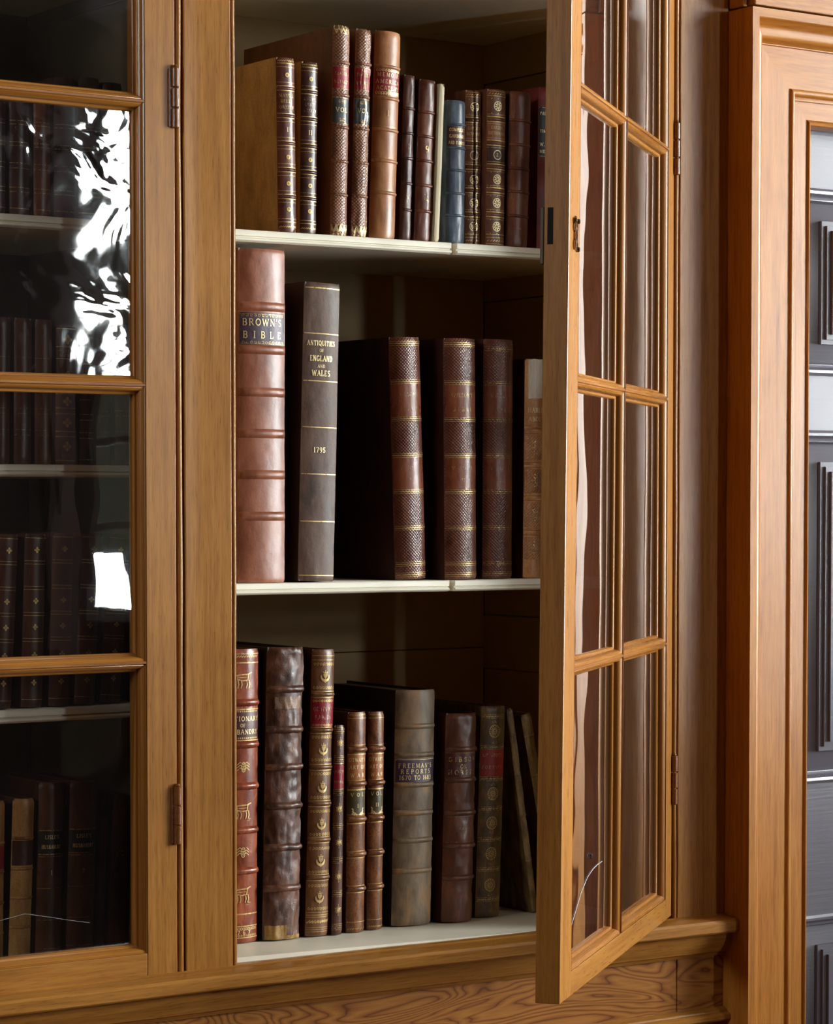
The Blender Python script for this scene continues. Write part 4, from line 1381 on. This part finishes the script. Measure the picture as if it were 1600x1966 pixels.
book('bottom_crescents', 'tall gilt brown folio with a bright red label and six crescent and acorn tools',
     (.1994, .121, .8594, .0365, .3892, .0314, .18), .26, (1249, 1800), brown, fox_d, b3, .0026, .0022, (GOLD, l3), [(1344, 1398, claret_lab)],
     [(1363, 8.5, 'DRYDENS', .8, GOLD_F), (1379, 8.5, 'FABLES', .66, GOLD_F)], [('acorn', [1300, 1440, 1513, 1583.6, 1654, 1724.6], 10.5, GOLD)],
     (GOLD, r3 + [(1347.5, 1.8, 9, 'loop'), (1394, 1.8, 9, 'loop')]), wear=.15, group=GC)
l4 = []
for q in (1403, 1457, 1521, 1587, 1651, 1715, 1779):
    l4 += [(q - 5, 1), (q - 1.5, 1.4), (q + 2.5, 1.4), (q + 6, 1)]
book('bottom_small_star', 'smallest thin brown book with a claret label and long rayed gilt stars',
     (.2302, .121, .8587, .0168, .2862, .0170, .18), .17, (1394, 1795), dim_brown, fox_d, (), lines=(GOLD_W, l4 + [(1467, 2), (1516, 2)]), labels=[(1469, 1514, claret_lab)],
     text=[(1482.6, 6, 'MILITARY', .84, GOLD_F), (1502.7, 6, 'DISCIPLIN', .86, GOLD_F)], orns=[('star', [1427.7, 1553.7, 1617.8, 1683, 1747], 9.5, GOLD)], group=GC)
b5 = [1441, 1506.6, 1575, 1642, 1709]
l5 = [(1380.6, 1.8), (1432, 1.2), (1450, 3), (1500, 1.6), (1518, 3.4), (1566, 1.6), (1583, 2.4), (1636.5, 1.8), (1649, 1.8), (1703, 1.8), (1716, 1.8), (1772.6, 1.4)]
for n_, g5, lab5 in (('I', (.2662, .127, .8580, .0299, .3028, .0103, .20), 'sprinkled brown volume numbered I with orange and olive labels, left of a matching pair'),
                     ('II', (.3040, .136, .8571, .0262, .3019, .0101, .20), 'sprinkled brown volume numbered II with orange and olive labels, right of a matching pair')):
    book('bottom_war_' + n_, lab5, g5, .19, (1369, 1793), sprinkled, fox_d, b5, .0034, .0034, (GOLD, l5), [(1452, 1499, orange_lab), (1519, 1565, olive_lab)],
         [(1460.5, 7.5, "OTWAY'S", .84, GOLD_B), (1474.5, 7.5, 'ART OF', .8, GOLD_B), (1490, 7.5, 'WAR', .7, GOLD_B), (1527.5, 7.5, 'VOL', .66, GOLD_B), (1549, 7.5, n_, None, GOLD_B)],
         [('spray', [1555], 13, GOLD_B)], (GOLD_W, [(1374, 1.4, 10, 'dash'), (1786, 1.8, 9, 'dash')]), group=GC)
book('bottom_grey', 'broad grey brown volume with a dark blue label dated 1670 to 1683',
     (.3716, .139, .8558, .0670, .3297, .0230, .16), .23, (1327, 1780), grey_calf, black_board, [1396.7, 1451.6, 1509, 1563, 1616, 1675], .0034, .0026, (GOLD_B, [(1460.5, 1), (1505, 1.4)]),
     [(1459.6, 1506, purple_lab)], [(1472, 9, "FREEMAN'S", .84, GOLD_B), (1483.3, 9, 'REPORTS', .74, GOLD_B), (1495, 9, '1670 TO 1683', .80, GOLD_B)], wear=.45, group=GC)
book('bottom_horses', 'old brown volume with torn head and plum lettering panel beside the olive spine',
     (.4474, .135, .8542, .0535, .2953, .0277, .20), .19, (1372, 1773), gibson, fox_d, [1440.6, 1499.7, 1563, 1626.5, 1688], .0034, .0034, (GOLD_F, [(1447.5, 1), (1495, 1), (1570, 1), (1619, 1)]),
     [(1449, 1494, plum_lab)], [(1460, 9.5, 'GIBSON', .82, GOLD_W), (1473.6, 8.5, 'ON', None, GOLD_W), (1484.6, 9.5, 'HORSES', .82, GOLD_W)], [('arabesque', [1593], 9, GOLD_F)], wear=1.0, group=GC)
r9 = [(q, 1.9, 13, 'dash') for q in (1377.5, 1436.5, 1497, 1554.6, 1613.6, 1671, 1729)]
l9 = [(q + o, .9) for q in (1377.5, 1436.5, 1497, 1554.6, 1613.6, 1671, 1729) for o in (-3.6, 3.6)]
book('bottom_wheels', 'olive brown volume with a scarlet label and gilt wheel tools down its spine',
     (.5129, .156, .8528, .0430, .3026, .0356, .12), .19, (1358, 1763), olive_calf, olive_calf, (), lines=(GOLD_W, l9), labels=[(1440.6, 1493, scarlet_lab)],
     text=[(1451.6, 6.5, 'OF STOCK', .8, GOLD_W), (1475, 6.5, 'FORTSET', .84, GOLD_W)], orns=[('wheel', [1405.8, 1525.8, 1582, 1641, 1701.5], 12.5, GOLD), ('arabesque', [1388, 1427, 1508, 1600, 1660, 1720], 7, GOLD_F)],
     rows=(GOLD_W, r9), wear=.3, group=GC)
book('bottom_lean_one', 'thin dirty vellum book slumped against the olive spine with the wheels',
     (.6038, .165, .8509, .0110, .3026, -.1572, .10), .19, (1358, 1763), vellum, olive_calf, [1410, 1490, 1570, 1660], .0014, .0010, wear=.9, group=GC)
book('bottom_lean_two', 'dirty vellum book slumped furthest over at the right end of the bottom shelf',
     (.6520, .170, .8500, .0177, .2951, -.2117, .10), .19, (1367, 1763), vellum, olive_calf, [1410, 1490, 1570, 1660], .0014, .0010, wear=.9, group=GC)

# ------------------------------------------------------------------ behind the closed glass door on the left
GD = 'books behind the glass of the closed bookcase'
def gl_pair(qs, o, h):
    return two(qs, o, h)
top = [('far_one', (-.2734, .115, 1.8060, .0199, .1386, .0066, .20), maroon_d, 'dark maroon spine at the left frame edge on the top glazed shelf'),
       ('far_two', (-.2440, .115, 1.8060, .0275, .1443, .0063, .20), maroon_d, 'wide dark maroon spine on the top glazed shelf, left of the lighter tawny one'),
       ('far_three', (-.2127, .115, 1.8060, .0230, .1503, .0060, .20), fox, 'lighter tawny brown spine on the top glazed shelf'),
       ('far_four', (-.1808, .115, 1.8060, .0294, .1758, .0057, .20), maroon_d, 'dark spine just right of the tawny one on the top glazed shelf'),
       ('far_five', (-.1461, .115, 1.8060, .0297, .1789, .0053, .20), maroon_d, 'dark spine behind the pale window reflection on the top glazed shelf'),
       ('far_six', (-.1127, .115, 1.8060, .0272, .1754, .0050, .20), maroon_d, 'dark spine nearest the hinge side on the top glazed shelf')]
for (k2, g2, l2, lb2) in top:
    q0 = 405 - g2[4] / .000647
    book(k2, lb2, g2, .14, (q0, 405), l2, l2, (), lines=(GOLD_W, [(q, 1.4) for q in (225, 232, 266, 273, 306, 316, 353, 361, 393) if q > q0 + 8]), group=GD,
         text=[(240, 6, 'HIST', .5, GOLD_F)] if k2 == 'far_two' else ())
mid = [('mid_one', (-.2710, .115, 1.4962, .0227, .1820, .0144, .20), dim_brown, 'brown spine cut by the left picture edge on the second glazed shelf', 0),
       ('mid_two', (-.2415, .115, 1.4962, .0242, .1818, .0102, .20), dim_brown, 'plain brown spine on the second glazed shelf, second from the left', 0),
       ('mid_three', (-.2129, .115, 1.4962, .0238, .1810, .0100, .20), dim_brown, 'plain brown spine on the second glazed shelf touching the one with gilt fleurons', 0),
       ('mid_four', (-.1819, .115, 1.4962, .0281, .1731, .0142, .20), dim_brown, 'brown spine with bold gilt fleurons and a date at its foot behind glass', 1),
       ('mid_five', (-.1497, .120, 1.4962, .0191, .1804, .0074, .20), fox_d, 'narrow spine with double gilt rules right of the fleurons behind glass', 2),
       ('mid_six', (-.1222, .125, 1.4962, .0206, .1784, .0072, .20), fox_d, 'narrow dark spine on the second glazed shelf, last but one before the door frame', 0),
       ('mid_seven', (-.0956, .125, 1.4962, .0200, .1814, .0048, .20), fox_d, 'very dark spine at the right end of the second glazed shelf', 0)]
for (k2, g2, l2, lb2, st) in mid:
    if st == 1:
        ln = [(q, 1.8) for q in (632, 667, 690, 757.6, 785, 796, 830, 840, 886)]
        book(k2, lb2, g2, .14, (628, 893), l2, l2, (), lines=(GOLD, ln), group=GD, text=[(676, 5.5, 'TRANSACT', .8, GOLD_W), (684, 5.5, 'SOCIETY', .7, GOLD_W), (876, 5, '1795', .42, GOLD_W)],
             orns=[('fleuron', [653, 722, 772, 813, 859], 10.5, GOLD)])
    elif st == 2:
        book(k2, lb2, g2, .14, (620, 893), l2, l2, (), lines=(GOLD_W, [(q, 2) for q in (640, 650, 690, 700, 758, 769, 797, 808, 832, 843, 884)]), group=GD)
    else:
        book(k2, lb2, g2, .14, (615, 893), l2, l2, (), lines=(GOLD_F, [(q, 1) for q in (690, 787, 797, 828, 838)]), group=GD)
vol = [((-.2737, .115, 1.1900, .0281, .2178, .0542, .18), 'first'), ((-.2310, .115, 1.1900, .0294, .2182, .0328, .18), 'second'), ((-.1927, .115, 1.1900, .0290, .2192, .0360, .18), 'third'),
       ((-.1568, .115, 1.1900, .0290, .2183, .0651, .18), 'fourth'), ((-.1137, .125, 1.1900, .0300, .2165, .0713, .18), 'fifth')]
for i, (g2, nth) in enumerate(vol):
    book('set_' + nth, nth + ' from the left of five matching dark spines with tiny gilt crosses behind glass', g2, .17, (1027, 1361), fox_d, fox_d, (),
         lines=(GOLD, [(q, 1.2) for q in (1035, 1079, 1085, 1128, 1134, 1178, 1184, 1228, 1234, 1290, 1346)]), orns=[('fleuron', [1058, 1156, 1206, 1260, 1313], 6.6, GOLD)], group=GD)
book('low_one', 'marbled spine with a red label cut by the left picture edge, bottom row behind glass', (-.2816, .120, .8635, .0216, .2110, .0203, .20), .14, (1540, 1800), marbled, fox_d,
     [1605, 1650, 1698, 1745], .0018, .0016, labels=[(1610, 1645, claret_lab)], group=GD)
book('low_two', 'pale marbled calf spine with a dark red label in the bottom row behind glass', (-.2477, .120, .8635, .0302, .2112, .0389, .20), .14, (1536, 1805), marbled, fox_d,
     [1599, 1648, 1695, 1742, 1792], .0018, .0018, labels=[(1603, 1643, maroon_d)], text=[(1718, 8, '2', None, GOLD_F)], group=GD)
for n_, g2, lb2 in (('1', (-.2068, .120, .8635, .0359, .2291, .0316, .20), 'tall brown black-labelled spine touching the pale marbled one, bottom row behind glass'),
                    ('2', (-.1617, .120, .8635, .0388, .2270, .0351, .20), 'tall brown black-labelled spine beside the thin nearly black one, bottom row behind glass')):
    book('low_husbandry_' + n_, lb2, g2, .16, (1504, 1800), dim_brown, fox_d, (), lines=(GOLD_W, [(1582, 1.4), (1621, 1.4), (1625, .8), (1677, .8), (1729, .9), (1776, .9)]), labels=[(1584, 1620, black_lab)],
         text=[(1593, 6.5, "LISLE'S", .5, GOLD_B), (1609, 6.5, 'HUSBANDRY', .72, GOLD_B), (1651, 8, n_, None, GOLD)], group=GD)
book('low_thin', 'thin nearly black spine wedged right of the tall black-labelled pair behind glass', (-.1246, .140, .8635, .0103, .1777, .0499, .20), .12, (1571, 1800), fox_d, fox_d, group=GD)
book('low_last', 'nearly black spine in the deep shadow at the right end of the bottom glazed row', (-.0985, .140, .8635, .0260, .2038, .0499, .20), .14, (1530, 1800), fox_d, fox_d, (), lines=(GOLD_F, [(1625, 1), (1632, 1)]), group=GD)
